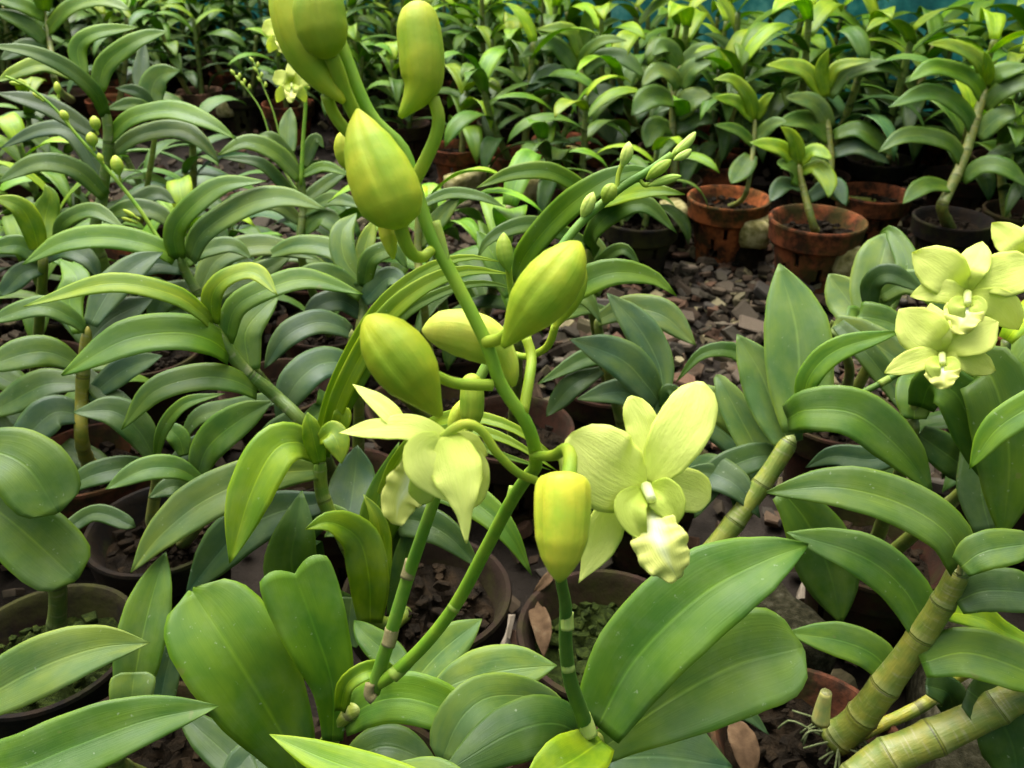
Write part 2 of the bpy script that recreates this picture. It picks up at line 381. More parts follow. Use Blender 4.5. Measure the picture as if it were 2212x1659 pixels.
# ------------------------------------------------------------------ ground, gravel, net
def grid(name, x0, x1, y0, y1, nx, ny, zf, mat):
    V = [Vector((x0+(x1-x0)*i/nx, y0+(y1-y0)*j/ny, 0)) for j in range(ny+1) for i in range(nx+1)]
    for v in V: v.z = zf(v.x, v.y)
    Fc = [(j*(nx+1)+i, j*(nx+1)+i+1, (j+1)*(nx+1)+i+1, (j+1)*(nx+1)+i) for j in range(ny) for i in range(nx)]
    return make(name, V, Fc, mat)
ground = grid('ground', -40, 40, -20, 60, 160, 160, lambda x, y: -0.006, M_DIRT)
tag(ground, 'dark damp soil under the pots and gravel', 'ground', kind='structure')

CHIP_COLS = [(.062, .047, .032), (.082, .064, .046), (.050, .040, .028), (.090, .062, .042), (.098, .084, .062), (.066, .058, .048), (.100, .058, .038), (.15, .13, .075), (.040, .034, .024)]
def chip_shape(r):
    """irregular flat prism: 5-7 sided, bevel-ish by a smaller top"""
    k = r.choice((4, 4, 5, 5, 6)); lx, ly, lz = r.uniform(.7, 1.0), r.uniform(.45, .85), r.uniform(.14, .36)
    V = []
    for lev, s in ((-1, r.uniform(.8, 1)), (.55, 1.0), (1, r.uniform(.78, .93))):
        for j in range(k):
            a = 2*PI*j/k+r.uniform(-.22, .22) if lev == -1 else ang[j]
            if lev == -1:
                if j == 0: ang = []
                ang.append(a)
            V.append((lx*s*math.cos(a)*.5, ly*s*math.sin(a)*.5, lz*.5*lev+r.uniform(-.03, .03)))
    Fc = [tuple(range(k))[::-1], tuple(range(2*k, 3*k))]
    for l in range(2):
        for j in range(k):
            n = (j+1) % k; Fc.append((l*k+j, l*k+n, (l+1)*k+n, (l+1)*k+j))
    return np.array(V), Fc
r2 = random.Random(3)
SHAPES = [chip_shape(r2) for _ in range(16)]
CHIP_ME = []
for V, Fc in SHAPES:
    me = bpy.data.meshes.new('stone_chip'); me.from_pydata([tuple(v) for v in V], [], Fc); me.materials.append(M_CHIP); CHIP_ME.append(me)
# single chips where the path shows: between the front bed and the far rows
def on_path(x, y):
    q = px((x, y, 0)); return q
cnt = 0; tries = 0; taken = []
zones = [((1190, 560), (1960, 960), 190), ((1500, 560), (1800, 660), 30), ((340, 320), (860, 560), 45), ((900, 430), (1400, 600), 35)]
for (a, b_, m) in zones:
    k = 0
    while k < m:
        x, y = r2.uniform(a[0], b_[0]), r2.uniform(a[1], b_[1]); p = gp(x, y)
        s = r2.choice((.030, .036, .042, .048, .056, .064, .074))
        if k > m*.6: s *= .7
        o = bpy.data.objects.new('stone_chip', r2.choice(CHIP_ME)); col.objects.link(o); o.parent = ground
        o.location = (p.x, p.y, r2.uniform(.004, .022)); o.scale = (s*r2.uniform(.9, 1.3), s, s*r2.uniform(.8, 1.2))
        o.rotation_euler = (r2.gauss(0, .30), r2.gauss(0, .30), r2.uniform(0, 6.28))
        c = r2.choice(CHIP_COLS); g = r2.uniform(.8, 1.6); o.color = (c[0]*g, c[1]*g, c[2]*g, 1); k += 1
# the rest of the gravel: one mass
def gravel_mass(n):
    VV, FF, CC = [], [], []; off = 0
    for i in range(n):
        if i < n*.55:
            x, y = r2.uniform(-1.3, 1.1), r2.uniform(.3, 2.0)
            if y < .84-.12*x and r2.random() > .10: continue
        else: x, y = r2.uniform(-2.8, 2.6), r2.uniform(.2, 4.6)
        V, Fc = SHAPES[i % 16]; s = r2.choice((.018, .024, .028, .034, .042, .05))
        M = Matrix.Rotation(r2.uniform(0, 6.28), 3, 'Z') @ Matrix.Rotation(r2.gauss(0, .45), 3, 'X') @ Matrix.Rotation(r2.gauss(0, .45), 3, 'Y')
        P = (V*s) @ np.array(M).T + np.array((x, y, r2.uniform(0, .014)))
        VV.append(P); FF += [tuple(k+off for k in f) for f in Fc]; off += len(P)
        c = np.array(r2.choice(CHIP_COLS))*r2.uniform(.35, 1.15); CC.append(np.tile(np.append(c, 1), (len(P), 1)))
    me = bpy.data.meshes.new('gravel'); me.from_pydata(np.concatenate(VV).tolist(), [], FF)
    at = me.color_attributes.new('tint', 'FLOAT_COLOR', 'POINT'); at.data.foreach_set('color', np.concatenate(CC).astype(np.float32).ravel())
    me.materials.append(M_GRAVEL); o = bpy.data.objects.new('gravel', me); col.objects.link(o)
    tag(o, 'grey brown broken brick and stone gravel covering the ground', 'gravel', kind='stuff')
gravel_mass(15000)

# shade net: a hanging cloth wall at the back of the beds
def shade_net(a, b, hgt, label):
    d = (b-a); nrm = Vector((-d.y, d.x, 0)).normalized()
    V, nx, nz = [], 150, 24
    for j in range(nz+1):
        for i in range(nx+1):
            s = i/nx; h = -0.01+hgt*j/nz; q = s*d.length/6.0
            f = .035*math.sin(q*58)+.02*math.sin(q*131+h*2)+.012*noise.noise(Vector((q*40, h*3, 0)))
            p = a+d*s+nrm*f*(0.4+.6*(1-j/nz)); V.append(Vector((p.x, p.y, h)))
    Fc = [(j*(nx+1)+i, j*(nx+1)+i+1, (j+1)*(nx+1)+i+1, (j+1)*(nx+1)+i) for j in range(nz) for i in range(nx)]
    o = make('shade_net', V, Fc, M_NET, None, (0, 0, 0))
    md = o.modifiers.new('thickness', 'SOLIDIFY'); md.thickness = .002
    tag(o, label, 'shade net')
shade_net(Vector((2.2, 1.89, 0)), Vector((-3.6, 5.0, 0)), 2.0, 'teal green woven shade net hanging behind the orchid rows')
shade_net(Vector((2.25, 1.80, 0)), Vector((2.25, -2.0, 0)), 2.0, 'added unseen teal net on the right that blocks low side light')  # unseen walls from here on, added to cut low light and darken the understory
shade_net(Vector((2.2, -2.05, 0)), Vector((-3.5, -2.05, 0)), 2.0, 'added unseen teal net behind the camera that blocks low light')
shade_net(Vector((-3.6, 4.9, 0)), Vector((-3.6, -2.0, 0)), 2.0, 'added unseen teal net on the left that blocks low side light')

# ------------------------------------------------------------------ pots
def pot_mesh(slots=True):
    k = 48; prof = [(.050, .000), (.051, .018), (.0535, .035), (.057, .056), (.061, .078), (.0615, .0805), (.0685, .083), (.0715, .086), (.074, .112), (.0755, .117), (.0745, .120)]
    inn = [(.043, .008), (.044, .018), (.0465, .035), (.050, .056), (.054, .078), (.0545, .0805), (.056, .083), (.058, .086), (.0655, .112), (.068, .117), (.0705, .120)]
    V = []; m = len(prof)
    for pr in (prof, inn):
        for r, h in pr:
            for j in range(k): V.append(Vector((r*math.cos(2*PI*j/k), r*math.sin(2*PI*j/k), h)))
    O = lambda i, j: i*k+j % k
    I = lambda i, j: (m+i)*k+j % k
    hole = set()
    if slots:
        for s in range(6):
            for j in (s*8, s*8+1, s*8+2): hole.add((1, j)); 
            hole.add((2, s*8+1)); hole.add((3, s*8+4))
    Fc = []
    for i in range(m-1):
        for j in range(k):
            if (i, j) in hole:
                for (di, dj, e) in ((0, -1, ((i, j), (i+1, j))), (0, 1, ((i+1, j+1), (i, j+1))), (-1, 0, ((i, j+1), (i, j))), (1, 0, ((i+1, j), (i+1, j+1)))):
                    if (i+di, (j+dj) % k) not in hole:
                        (p, q) = e; Fc.append((O(*p), O(*q), I(*q), I(*p)))
                continue
            Fc.append((O(i, j), O(i, j+1), O(i+1, j+1), O(i+1, j)))
            Fc.append((I(i, j), I(i+1, j), I(i+1, j+1), I(i, j+1)))
    for j in range(k): Fc.append((O(m-1, j), O(m-1, j+1), I(m-1, j+1), I(m-1, j)))
    Fc.append(tuple(O(0, j) for j in range(k))[::-1]); Fc.append(tuple(I(0, j) for j in range(k)))
    me = bpy.data.meshes.new('flower_pot'); me.from_pydata([tuple(v) for v in V], [], Fc)
    me.polygons.foreach_set('use_smooth', [True]*len(me.polygons)); me.materials.append(M_POT)
    me.set_sharp_from_angle(angle=math.radians(35)); return me
POT_ME = pot_mesh()
def mix_mesh(seed, moss=False):
    r = random.Random(seed); V, Fc = [], []; rings, k = 6, 20
    V.append((0, 0, .098))
    for i in range(1, rings+1):
        for j in range(k):
            a = 2*PI*j/k; rr = .0625*i/rings
            V.append((rr*math.cos(a), rr*math.sin(a), .092+r.uniform(-.007, .007)))
    for j in range(k): Fc.append((0, 1+j, 1+(j+1) % k))
    for i in range(rings-1):
        for j in range(k):
            n = (j+1) % k; Fc.append((1+i*k+j, 1+(i+1)*k+j, 1+(i+1)*k+n, 1+i*k+n))
    for c in range(46):          # chunks of bark and crock
        sv, sf = SHAPES[r.randrange(16)]; s = r.uniform(.008, .022); a = r.uniform(0, 6.28); rr = .055*math.sqrt(r.random())
        M = np.array(Matrix.Rotation(r.uniform(0, 6.28), 3, 'Z') @ Matrix.Rotation(r.gauss(0, .6), 3, 'X'))
        P = (sv*s) @ M.T+np.array((rr*math.cos(a), rr*math.sin(a), .097+r.uniform(0, .006))); o = len(V)
        V += [tuple(p) for p in P]; Fc += [tuple(q+o for q in f) for f in sf]
    me = bpy.data.meshes.new('potting_mix'); me.from_pydata(V, [], Fc); me.materials.append(M_MOSSF if moss else M_BARK); return me
MIX_ME = [mix_mesh(1), mix_mesh(2), mix_mesh(3, True), mix_mesh(4)]
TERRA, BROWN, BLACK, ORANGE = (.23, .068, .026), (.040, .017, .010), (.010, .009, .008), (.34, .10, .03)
def pot(x, y, s, color, label, group=None, mix=0, h=0.0, rz=None, sz=None):
    o = bpy.data.objects.new('flower_pot', POT_ME); col.objects.link(o); o.location = (x, y, h); o.scale = (s, s, sz or s)
    o.rotation_euler.z = rng.uniform(0, 6.28) if rz is None else rz; o.color = (*color, 1); tag(o, label, 'flower pot', group)
    c = bpy.data.objects.new('potting_mix', MIX_ME[mix]); col.objects.link(c); c.parent = o; return o

# ------------------------------------------------------------------ colours of foliage (linear base colours)
K = {'d': (.034, .082, .010), 'm': (.060, .136, .010), 'y': (.150, .262, .006), 'b': (.038, .088, .028), 'p': (.094, .172, .030), 'g': (.082, .180, .006), 'c': (.068, .138, .044)}
def kc(k, j=.12):
    c = K[k]; g = 1+rng.uniform(-j, j); return (c[0]*g*(1+rng.uniform(-.08, .08)), c[1]*g, c[2]*g)
CANE = (.150, .185, .035); STEM = (.21, .345, .022)
def lf(parent, pts, z, w, k='m', up=.5, prof='leaf', **kw):
    return traced(parent, 'leaf', pts, z, w*1.15, kc(k), M_LEAF, up, prof, **kw)
def cane(parent, pts, z, w0, w1, knots=5, color=CANE, down=None, n=64):
    """cane traced in view; 'down' = ground point of the pot it grows from"""
    ex = None
    if down is not None: ex = [Vector((down[0], down[1], .088))]
    return traced_tube(parent, 'cane', pts, z, w0, w1, color, M_CANE, n=n, ns=12, knots=knots, extra=ex)

# ------------------------------------------------------------------ buds and flowers
BUDC = (.36, .42, .018); PETC = (.86, .91, .28)
def bud(parent, pts, z, w, pedicel=None, pz=None, pw=(16, 20), color=BUDC, prof=None, groove=.10, ga=0.4, flat=1.0):
    zs = zlist(z, len(pts)); n = 28
    C = spline([W(x, y, q) for (x, y), q in zip(pts, zs)], n); zm = sum(zs)/len(zs); hw = w*zm/F/2
    prof = prof or ([0, .03, .1, .22, .38, .55, .7, .82, .92, 1], [.06, .24, .50, .80, .98, 1, .88, .62, .34, .10])
    T = tangents(C); R = []
    for i in range(n):
        r0 = hw*interp(i/(n-1), *prof); g = groove*min(1, 1.6*math.sin(PI*min(1, (i/(n-1))*1.15)) if i/(n-1) < .87 else .1)
        def f(a, r0=r0, g=g):
            q = 1.0
            for s in range(3):
                d = (a-ga-2*PI*s/3+PI) % (2*PI)-PI; q -= g*math.exp(-(d/.09)**2)-.45*g*math.exp(-((d-.22)/.16)**2)
            q += .035*math.cos(3*(a-ga)+PI)
            return r0*q
        R.append(f)
    # frame starts facing the viewer so that the seams can be placed
    V, Fc, uv = [], [], []; ns = 40
    x = (CO-C[0]).normalized()
    for i in range(n):
        x = (x-T[i]*x.dot(T[i])).normalized(); y = T[i].cross(x)
        for j in range(ns):
            a = 2*PI*j/ns; V.append(C[i]+(x*(math.cos(a)*flat)+y*math.sin(a))*R[i](a)); uv.append((j/ns, i/(n-1)))
    for i in range(n-1):
        for j in range(ns):
            k = (j+1) % ns; Fc.append((i*ns+j, i*ns+k, (i+1)*ns+k, (i+1)*ns+j))
    Fc.append(tuple(range(ns))[::-1]); Fc.append(tuple((n-1)*ns+j for j in range(ns)))
    g = 1+rng.uniform(-.07, .07)
    o = make('bud', V, Fc, M_BUD, parent, C[0], uv, tuple(c*g for c in color))
    if pedicel:
        traced_tube(o, 'pedicel', pedicel, pz or z, pw[0], pw[1], (.27, .36, .022), M_BUD, n=16, ns=12)
    return o
def petal(parent, name, pts, z, w, prof='petal', up=.25, color=PETC, fold=.12, roll=.05, wave=.09, mat=None, **kw):
    g = 1+rng.uniform(-.05, .05)
    return traced(parent, name, pts, z, w, tuple(c*g for c in color), mat or M_PETAL, up, prof, n=26, nu=14, th=.0006, fold=fold, roll=roll, wave=wave, **kw)
def column(parent, pts, z, w, color=(.80, .84, .55)):
    return traced_tube(parent, 'column', pts, z, w, w*.8, color, M_PETAL, n=8, ns=8)

# ================================================================== FRONT BED: orchids drawn leaf by leaf (picture points + distances)
POTS = []
def P_(x, y, s, color, label, **kw):
    POTS.append((x, y)); return pot(x, y, s, color, label, **kw)
def plant(x, y, label, cat='orchid plant', group=None, h=.0):
    return thing('orchid_plant', (x, y, h), label, cat, group)

# ---- A: front orchid that carries the big budded spray and a second spray
P_(-.10, .33, .98, BROWN, 'brown clay pot under the orchid with the large budded spray', mix=0)
A = plant(-.10, .33, 'front orchid with wide glossy leaves and tall spray of fat yellow green buds')
cane(A, [(712, 1640), (718, 1590), (745, 1545), (785, 1528)], (.53, .51, .50, .495), 44, 40, 2, (.20, .26, .03), down=(-.10, .33))
lf(A, [(650, 1680), (609, 1586), (508, 1418), (414, 1275)], (.51, .50, .49, .50), 187, 'g', .25, 'blunt', fold=.22, notch=.06, nu=12, n=26)
lf(A, [(719, 1600), (717, 1477), (676, 1348), (633, 1228)], (.50, .49, .485, .485), 136, 'g', .15, 'cleft', fold=.24, notch=.30, nu=12, n=26)
lf(A, [(742, 1560), (800, 1520), (880, 1508), (985, 1545), (1030, 1600)], (.50, .49, .485, .485, .50), 92, 'g', .3, 'strap', wave=.16)
lf(A, [(880, 1490), (950, 1410), (1041, 1337)], (.55, .56, .57), 78, 'p', .3, 'leaf')
lf(A, [(940, 1500), (1000, 1470), (1090, 1448), (1203, 1437)], (.53, .53, .53, .53), 98, 'p', .35, 'leaf')
lf(A, [(735, 1665), (830, 1612), (950, 1655)], (.53, .53, .53), 80, 'd', .5, 'leaf')
lf(A, [(560, 1720), (500, 1640), (430, 1575), (385, 1535)], (.53, .55, .56, .57), 70, 'd', .4, 'leaf')
lf(A, [(700, 1690), (560, 1640), (470, 1690)], (.55, .55, .54), 90, 'b', .5, 'leaf')
lf(A, [(860, 1500), (850, 1430), (790, 1370), (765, 1340)], (.55, .57, .58, .59), 60, 'm', .3, 'strap')
# second flush of cane with twisted young leaf round the stem bases
lf(A, [(735, 1535), (748, 1480), (790, 1450), (835, 1448), (850, 1470)], (.485, .475, .475, .49, .51), 34, 'y', .2, 'strap', fold=.5)
traced_tube(A, 'sheath', [(808, 1512), (797, 1500), (800, 1476)], .47, 24, 22, (1, 1, 1), M_SHEATH, n=8)
# flower stem 1 (main)
s1 = [(815, 1478), (850, 1455), (915, 1395), (985, 1305), (1050, 1185), (1100, 1090), (1135, 1035), (1158, 1000), (1140, 920), (1082, 830), (1050, 740), (985, 610), (928, 500), (896, 400), (868, 320), (800, 250), (745, 120), (720, 40)]
z1 = (.475, .465, .45, .43, .40, .37, .345, .325, .31, .305, .302, .300, .298, .297, .297, .295, .292, .29)
st1 = traced_tube(A, 'flower_stem', s1, z1, 28, 30, STEM, M_BUD, n=90, ns=14)
for (pts, z, w) in [([(978, 1318), (990, 1296), (1005, 1270)], .43, 27), ([(1098, 1098), (1103, 1080), (1108, 1050)], .37, 24), ([(848, 1460), (868, 1443), (888, 1425)], .462, 31), ([(938, 480), (952, 520), (966, 570)], .2985, 24)]:
    traced_tube(st1, 'bract', pts, z, w+2, w-6, (.26, .34, .05), M_BUD, n=8)
# flower stem 2 (behind)
s2 = [(806, 1495), (822, 1440), (850, 1350), (885, 1235), (945, 1060), (1000, 900), (1045, 800), (1108, 690), (1180, 580), (1245, 492), (1300, 440), (1345, 403), (1400, 370), (1450, 335)]
z2 = (.475, .47, .46, .45, .42, .41, .41, .415, .42, .425, .43, .432, .434, .436)
st2 = traced_tube(A, 'flower_stem', s2, z2, 31, 17, (.13, .235, .022), M_BUD, n=80, ns=14)
for (pts, z, w) in [([(878, 1250), (884, 1232), (890, 1210)], .45, 29), ([(838, 1395), (843, 1378), (847, 1358)], .461, 30)]:
    traced_tube(st2, 'sheath', pts, z, w+1, w+2, (1, 1, 1), M_SHEATH, n=8)
# fat buds of the main spray
SPUR = ([0, .03, .1, .22, .36, .50, .64, .78, .89, .96, 1], [.10, .30, .56, .84, .99, 1, .88, .60, .34, .19, .10])
bud(A, [(690, -95), (690, 20), (700, 80), (712, 126)], (.272, .272, .273, .276), 112, [(714, 118), (728, 150), (745, 200), (768, 250)], (.277, .28, .285, .290), (34, 30), (.29, .36, .012), ([0, .1, .3, .55, .75, .88, .96, 1], [.08, .5, .85, 1, .98, .80, .48, .22]), ga=.2)
bud(A, [(628, -110), (640, 0), (662, 90), (698, 165), (742, 220)], (.285, .284, .284, .284, .283), 122, [(705, 205), (718, 240), (742, 275), (790, 320)], (.286, .29, .293, .297), (26, 26), (.38, .43, .018), SPUR, ga=1.2)
bud(A, [(772, 236), (790, 300), (822, 380), (852, 450), (866, 492)], (.278, .277, .277, .278, .28), 146, [(862, 470), (872, 515), (890, 548), (912, 556), (932, 540)], (.282, .286, .29, .294, .297), (34, 22), (.40, .45, .020), ([0, .04, .14, .3, .5, .68, .82, .93, 1], [.05, .17, .42, .72, .93, 1, .94, .66, .22]), ga=.15)
bud(A, [(832, 480), (842, 520), (850, 560)], (.292, .292, .292), 38, None, color=(.44, .47, .02), prof=([0, .4, .8, 1], [.9, 1, .6, .15]), groove=.0)
bud(A, [(752, 275), (752, 320), (770, 380)], (.31, .31, .31), 60, None, color=(.42, .46, .02))
bud(A, [(906, 10), (905, 60), (912, 130), (908, 190), (864, 254)], (.286, .285, .285, .286, .287), 98, [(936, 212), (947, 250), (943, 290), (922, 340), (895, 392)], (.288, .289, .291, .294, .297), (28, 30), (.36, .42, .02), ([0, .02, .08, .2, .35, .5, .64, .78, .9, .97, 1], [.25, .55, .80, .97, 1, 1, .92, .62, .34, .2, .10]), ga=1.0, groove=.09)
bud(A, [(1252, 524), (1205, 595), (1150, 665), (1086, 750)], (.287, .285, .286, .289), 126, [(1098, 718), (1080, 732), (1048, 740)], (.292, .297, .301), (26, 28), (.34, .40, .016), SPUR, ga=.35, groove=.07)
bud(A, [(792, 684), (838, 740), (888, 806), (952, 900)], (.283, .281, .281, .284), 136, [(935, 808), (985, 828), (1062, 832)], (.290, .296, .302), (24, 26), (.32, .37, .012), SPUR, ga=.35, groove=.07)
bud(A, [(912, 714), (975, 714), (1045, 736), (1090, 778), (1110, 834)], (.318, .316, .316, .318, .32), 104, [(1136, 728), (1148, 770), (1143, 820), (1130, 892)], (.32, .318, .312, .308), (22, 24), (.56, .60, .08), ([0, .05, .15, .32, .5, .62, .74, .86, .95, 1], [.08, .42, .78, 1, 1, .88, .62, .45, .30, .10]), ga=.9)
bud(A, [(1217, 1024), (1216, 1075), (1214, 1160), (1208, 1258)], (.276, .274, .273, .274), 124, [(1228, 1040), (1232, 990), (1222, 970), (1195, 984), (1152, 984)], (.28, .286, .295, .306, .318), (34, 20), (.54, .54, .04), ([0, .03, .09, .2, .4, .6, .78, .9, .97, 1], [.52, .80, .95, 1, .99, .92, .70, .42, .20, .06]), ga=.95, groove=.12)
# buds of the second spray
GB = (.26, .36, .03)
bud(A, [(1088, 502), (1090, 545), (1100, 590)], (.40, .40, .40), 36, [(1098, 575), (1103, 620), (1112, 680)], (.405, .41, .414), (15, 13), GB, ga=.3)
bud(A, [(1018, 808), (1020, 860), (1018, 925)], (.40, .398, .40), 52, [(1018, 905), (1010, 935), (992, 925)], (.405, .408, .41), (18, 16), (.27, .34, .02), ([0, .06, .2, .45, .75, .92, 1], [.3, .7, .92, 1, .96, .7, .3]), ga=.3)
bud(A, [(975, 940), (985, 905), (1000, 860)], (.41, .41, .41), 34, None, color=(.40, .45, .03))
bud(A, [(1255, 560), (1232, 630), (1198, 712)], (.37, .37, .37), 62, [(1200, 700), (1190, 735), (1172, 757), (1130, 770), (1075, 750)], (.375, .38, .39, .405, .412), (18, 14), (.35, .42, .02), SPUR)
bud(A, [(1282, 415), (1272, 440), (1256, 474)], (.424, .424, .426), 28, [(1258, 468), (1262, 474), (1268, 470)], .428, (12, 12), (.42, .52, .10), ga=.2)
bud(A, [(1326, 396), (1316, 416), (1304, 440)], (.424, .424, .426), 34, [(1306, 436), (1304, 440), (1302, 440)], .43, (14, 14), GB, ga=.2)
bud(A, [(1359, 306), (1355, 330), (1343, 362)], (.428, .428, .43), 26, [(1345, 352), (1336, 378), (1332, 412)], (.43, .431, .431), (11, 10), (.46, .56, .12), ga=.2)
bud(A, [(1472, 380), (1440, 388), (1400, 402)], (.43, .43, .432), 20, [(1405, 399), (1392, 400), (1380, 385)], .433, (9, 9), (.36, .48, .08), ga=.2)
bud(A, [(1450, 345), (1420, 368), (1395, 388)], (.43, .43, .432), 26, None, color=GB)
bud(A, [(1503, 285), (1485, 308), (1460, 330)], (.435, .435, .435), 20, None, color=(.38, .50, .10))
bud(A, [(1494, 322), (1478, 335), (1455, 346)], (.433, .433, .433), 18, None, color=(.38, .50, .10))
bud(A, [(1487, 298), (1470, 318), (1448, 338)], (.438, .438, .438), 16, None, color=(.34, .46, .08))
# opened flower seen from behind (left)
f1 = traced_tube(A, 'flower', [(1158, 1038), (1120, 1022), (1075, 980), (1040, 930), (1005, 915), (972, 932), (955, 950)], (.322, .312, .302, .296, .293, .293, .294), 18, 22, (.44, .52, .05), M_BUD, n=26, ns=12)
petal(f1, 'petal', [(960, 950), (890, 925), (815, 925), (732, 935)], (.294, .298, .302, .306), 58, 'sepal', up=.55)
petal(f1, 'petal', [(875, 935), (830, 880), (762, 830)], (.30, .306, .315), 44, 'sepal', up=.3)
petal(f1, 'sepal', [(950, 942), (918, 968), (932, 1015), (985, 1092)], (.292, .289, .286, .287), 104, 'acute', up=.2, fold=-.20)
petal(f1, 'sepal', [(962, 940), (985, 1010), (1000, 1085), (1008, 1174)], (.292, .284, .282, .283), 118, 'mentum', up=.15, fold=-.22)
petal(f1, 'petal', [(960, 945), (1010, 955), (1052, 985)], (.295, .298, .304), 46, 'petal', up=.4)
petal(f1, 'petal', [(975, 950), (1020, 1010), (1015, 1100)], (.296, .298, .302), 72, 'round', up=.2)
petal(f1, 'lip', [(910, 960), (890, 1030), (862, 1085), (856, 1134)], (.297, .300, .302, .303), 92, 'lip', up=.15, wave=.26, wfreq=3.4, ruf=.04, mat=M_LIP, color=(.78, .80, .22))
petal(f1, 'lip_lobe', [(930, 985), (915, 1050), (905, 1088)], (.290, .292, .296), 64, 'round', up=.2, wave=.12, mat=M_PETAL, color=(.58, .68, .14))
# ---- B: front orchid beside A, carries the opened flower
P_(.055, .325, .96, BROWN, 'brown clay pot under the orchid with two broad leaves and an open flower', mix=1)
B = plant(.055, .325, 'orchid with two very broad leaves and one open pale yellow flower facing out')
cane(B, [(1290, 1640), (1287, 1610), (1282, 1585)], (.52, .505, .50), 46, 44, 2, (.26, .30, .06), down=(.055, .325))
lf(B, [(1290, 1570), (1372, 1425), (1515, 1285), (1650, 1212), (1746, 1178)], (.495, .49, .49, .50, .51), 164, 'm', .3, 'strap', fold=.26, n=28, nu=12)
lf(B, [(1300, 1618), (1442, 1515), (1590, 1435), (1735, 1398)], (.50, .50, .505, .51), 188, 'm', .3, 'blunt', fold=.20, n=28, nu=12)
lf(B, [(1275, 1600), (1200, 1562), (1100, 1585), (955, 1672)], (.50, .475, .455, .435), 112, 'd', .35, 'strap', fold=-.12, nu=12)
lf(B, [(1232, 1560), (1190, 1520), (1120, 1502), (1045, 1510), (990, 1560), (952, 1648)], (.51, .505, .49, .475, .465, .46), 88, 'p', .25, 'blunt', fold=.16, nu=12)
lf(B, [(1300, 1600), (1240, 1640), (1130, 1700)], (.49, .46, .43), 100, 'y', .4, 'strap')
lf(B, [(1310, 1640), (1430, 1635), (1582, 1656)], (.54, .545, .55), 150, 'b', .4, 'leaf')
lf(B, [(1450, 1590), (1540, 1525), (1610, 1540), (1662, 1588)], (.575, .57, .57, .57), 36, 'b', .4, 'leaf')
s3 = [(1272, 1595), (1256, 1540), (1232, 1470), (1222, 1390), (1222, 1310), (1212, 1250), (1215, 1180), (1240, 1120), (1300, 1085)]
st3 = traced_tube(B, 'flower_stem', s3, (.495, .48, .46, .44, .42, .40, .375, .355, .335), 36, 20, (.085, .17, .022), M_BUD, n=50, ns=14)
for (pts, z, w) in [([(1226, 1360), (1225, 1340), (1226, 1322)], .425, 27), ([(1229, 1450), (1224, 1425), (1221, 1400)], .45, 27), ([(1274, 1590), (1266, 1565), (1258, 1545)], .485, 34)]:
    traced_tube(st3, 'bract', pts, z, w+3, w+1, (.34, .40, .10), M_BUD, n=8)
f2 = traced_tube(B, 'flower', [(1300, 1085), (1350, 1068), (1398, 1052)], (.335, .326, .318), 18, 26, (.5, .58, .08), M_BUD, n=14, ns=12)
petal(f2, 'petal', [(1402, 1055), (1362, 1040), (1305, 1008), (1228, 942)], (.318, .312, .306, .308), 176, 'round', up=.12, fold=.05, roll=.12, wave=.06)
petal(f2, 'sepal', [(1404, 1045), (1402, 985), (1388, 920), (1360, 856)], (.319, .322, .324, .326), 76, 'round', up=.1)
petal(f2, 'petal', [(1404, 1045), (1450, 965), (1490, 895), (1512, 824)], (.317, .315, .316, .320), 120, 'round', up=.1, fold=.08)
petal(f2, 'sepal', [(1405, 1050), (1450, 1050), (1495, 1062), (1534, 1082)], (.318, .320, .323, .326), 94, 'round', up=.15)
petal(f2, 'sepal', [(1340, 1068), (1312, 1130), (1288, 1190), (1250, 1259)], (.320, .324, .326, .326), 84, 'acute', up=.15)
petal(f2, 'lip_lobe', [(1385, 1058), (1362, 1092), (1372, 1132), (1400, 1172)], (.313, .306, .303, .304), 72, 'acute', up=.1, fold=.45, mat=M_PETAL, color=(.56, .66, .12), wave=.12)
petal(f2, 'lip_lobe', [(1405, 1052), (1434, 1072), (1452, 1104), (1458, 1142)], (.313, .308, .306, .306), 80, 'acute', up=.1, fold=.45, mat=M_PETAL, color=(.56, .66, .12), wave=.12)
petal(f2, 'lip', [(1408, 1085), (1415, 1140), (1435, 1195), (1465, 1252)], (.311, .303, .298, .299), 118, 'lip', up=.12, wave=.24, wfreq=3.7, ruf=.035, mat=M_LIP, color=(.80, .82, .24), fold=.10)
column(f2, [(1396, 1052), (1402, 1066), (1408, 1080)], (.314, .308, .305), 27, (.82, .86, .55))
# ---- N: low orchid in front, only its leaf tips reach into view
P_(0.0, .19, .9, BROWN, 'brown pot in front of the two big orchids', mix=0)
Nn = plant(0.0, .19, 'front low orchid with a bright pointed leaf tip under the wide leaves')
cane(Nn, [(1075, 1850), (1065, 1780), (1060, 1740)], (.385, .39, .40), 50, 40, 3, down=(0.0, .19))
lf(Nn, [(1062, 1762), (850, 1690), (700, 1638), (582, 1586)], (.40, .41, .43, .445), 74, 'y', .45, 'leaf')
lf(Nn, [(1066, 1780), (960, 1682), (852, 1648)], (.40, .41, .42), 62, 'p', .4, 'leaf')
lf(Nn, [(1070, 1770), (1200, 1760), (1300, 1800)], (.40, .40, .39), 80, 'm', .4, 'leaf')
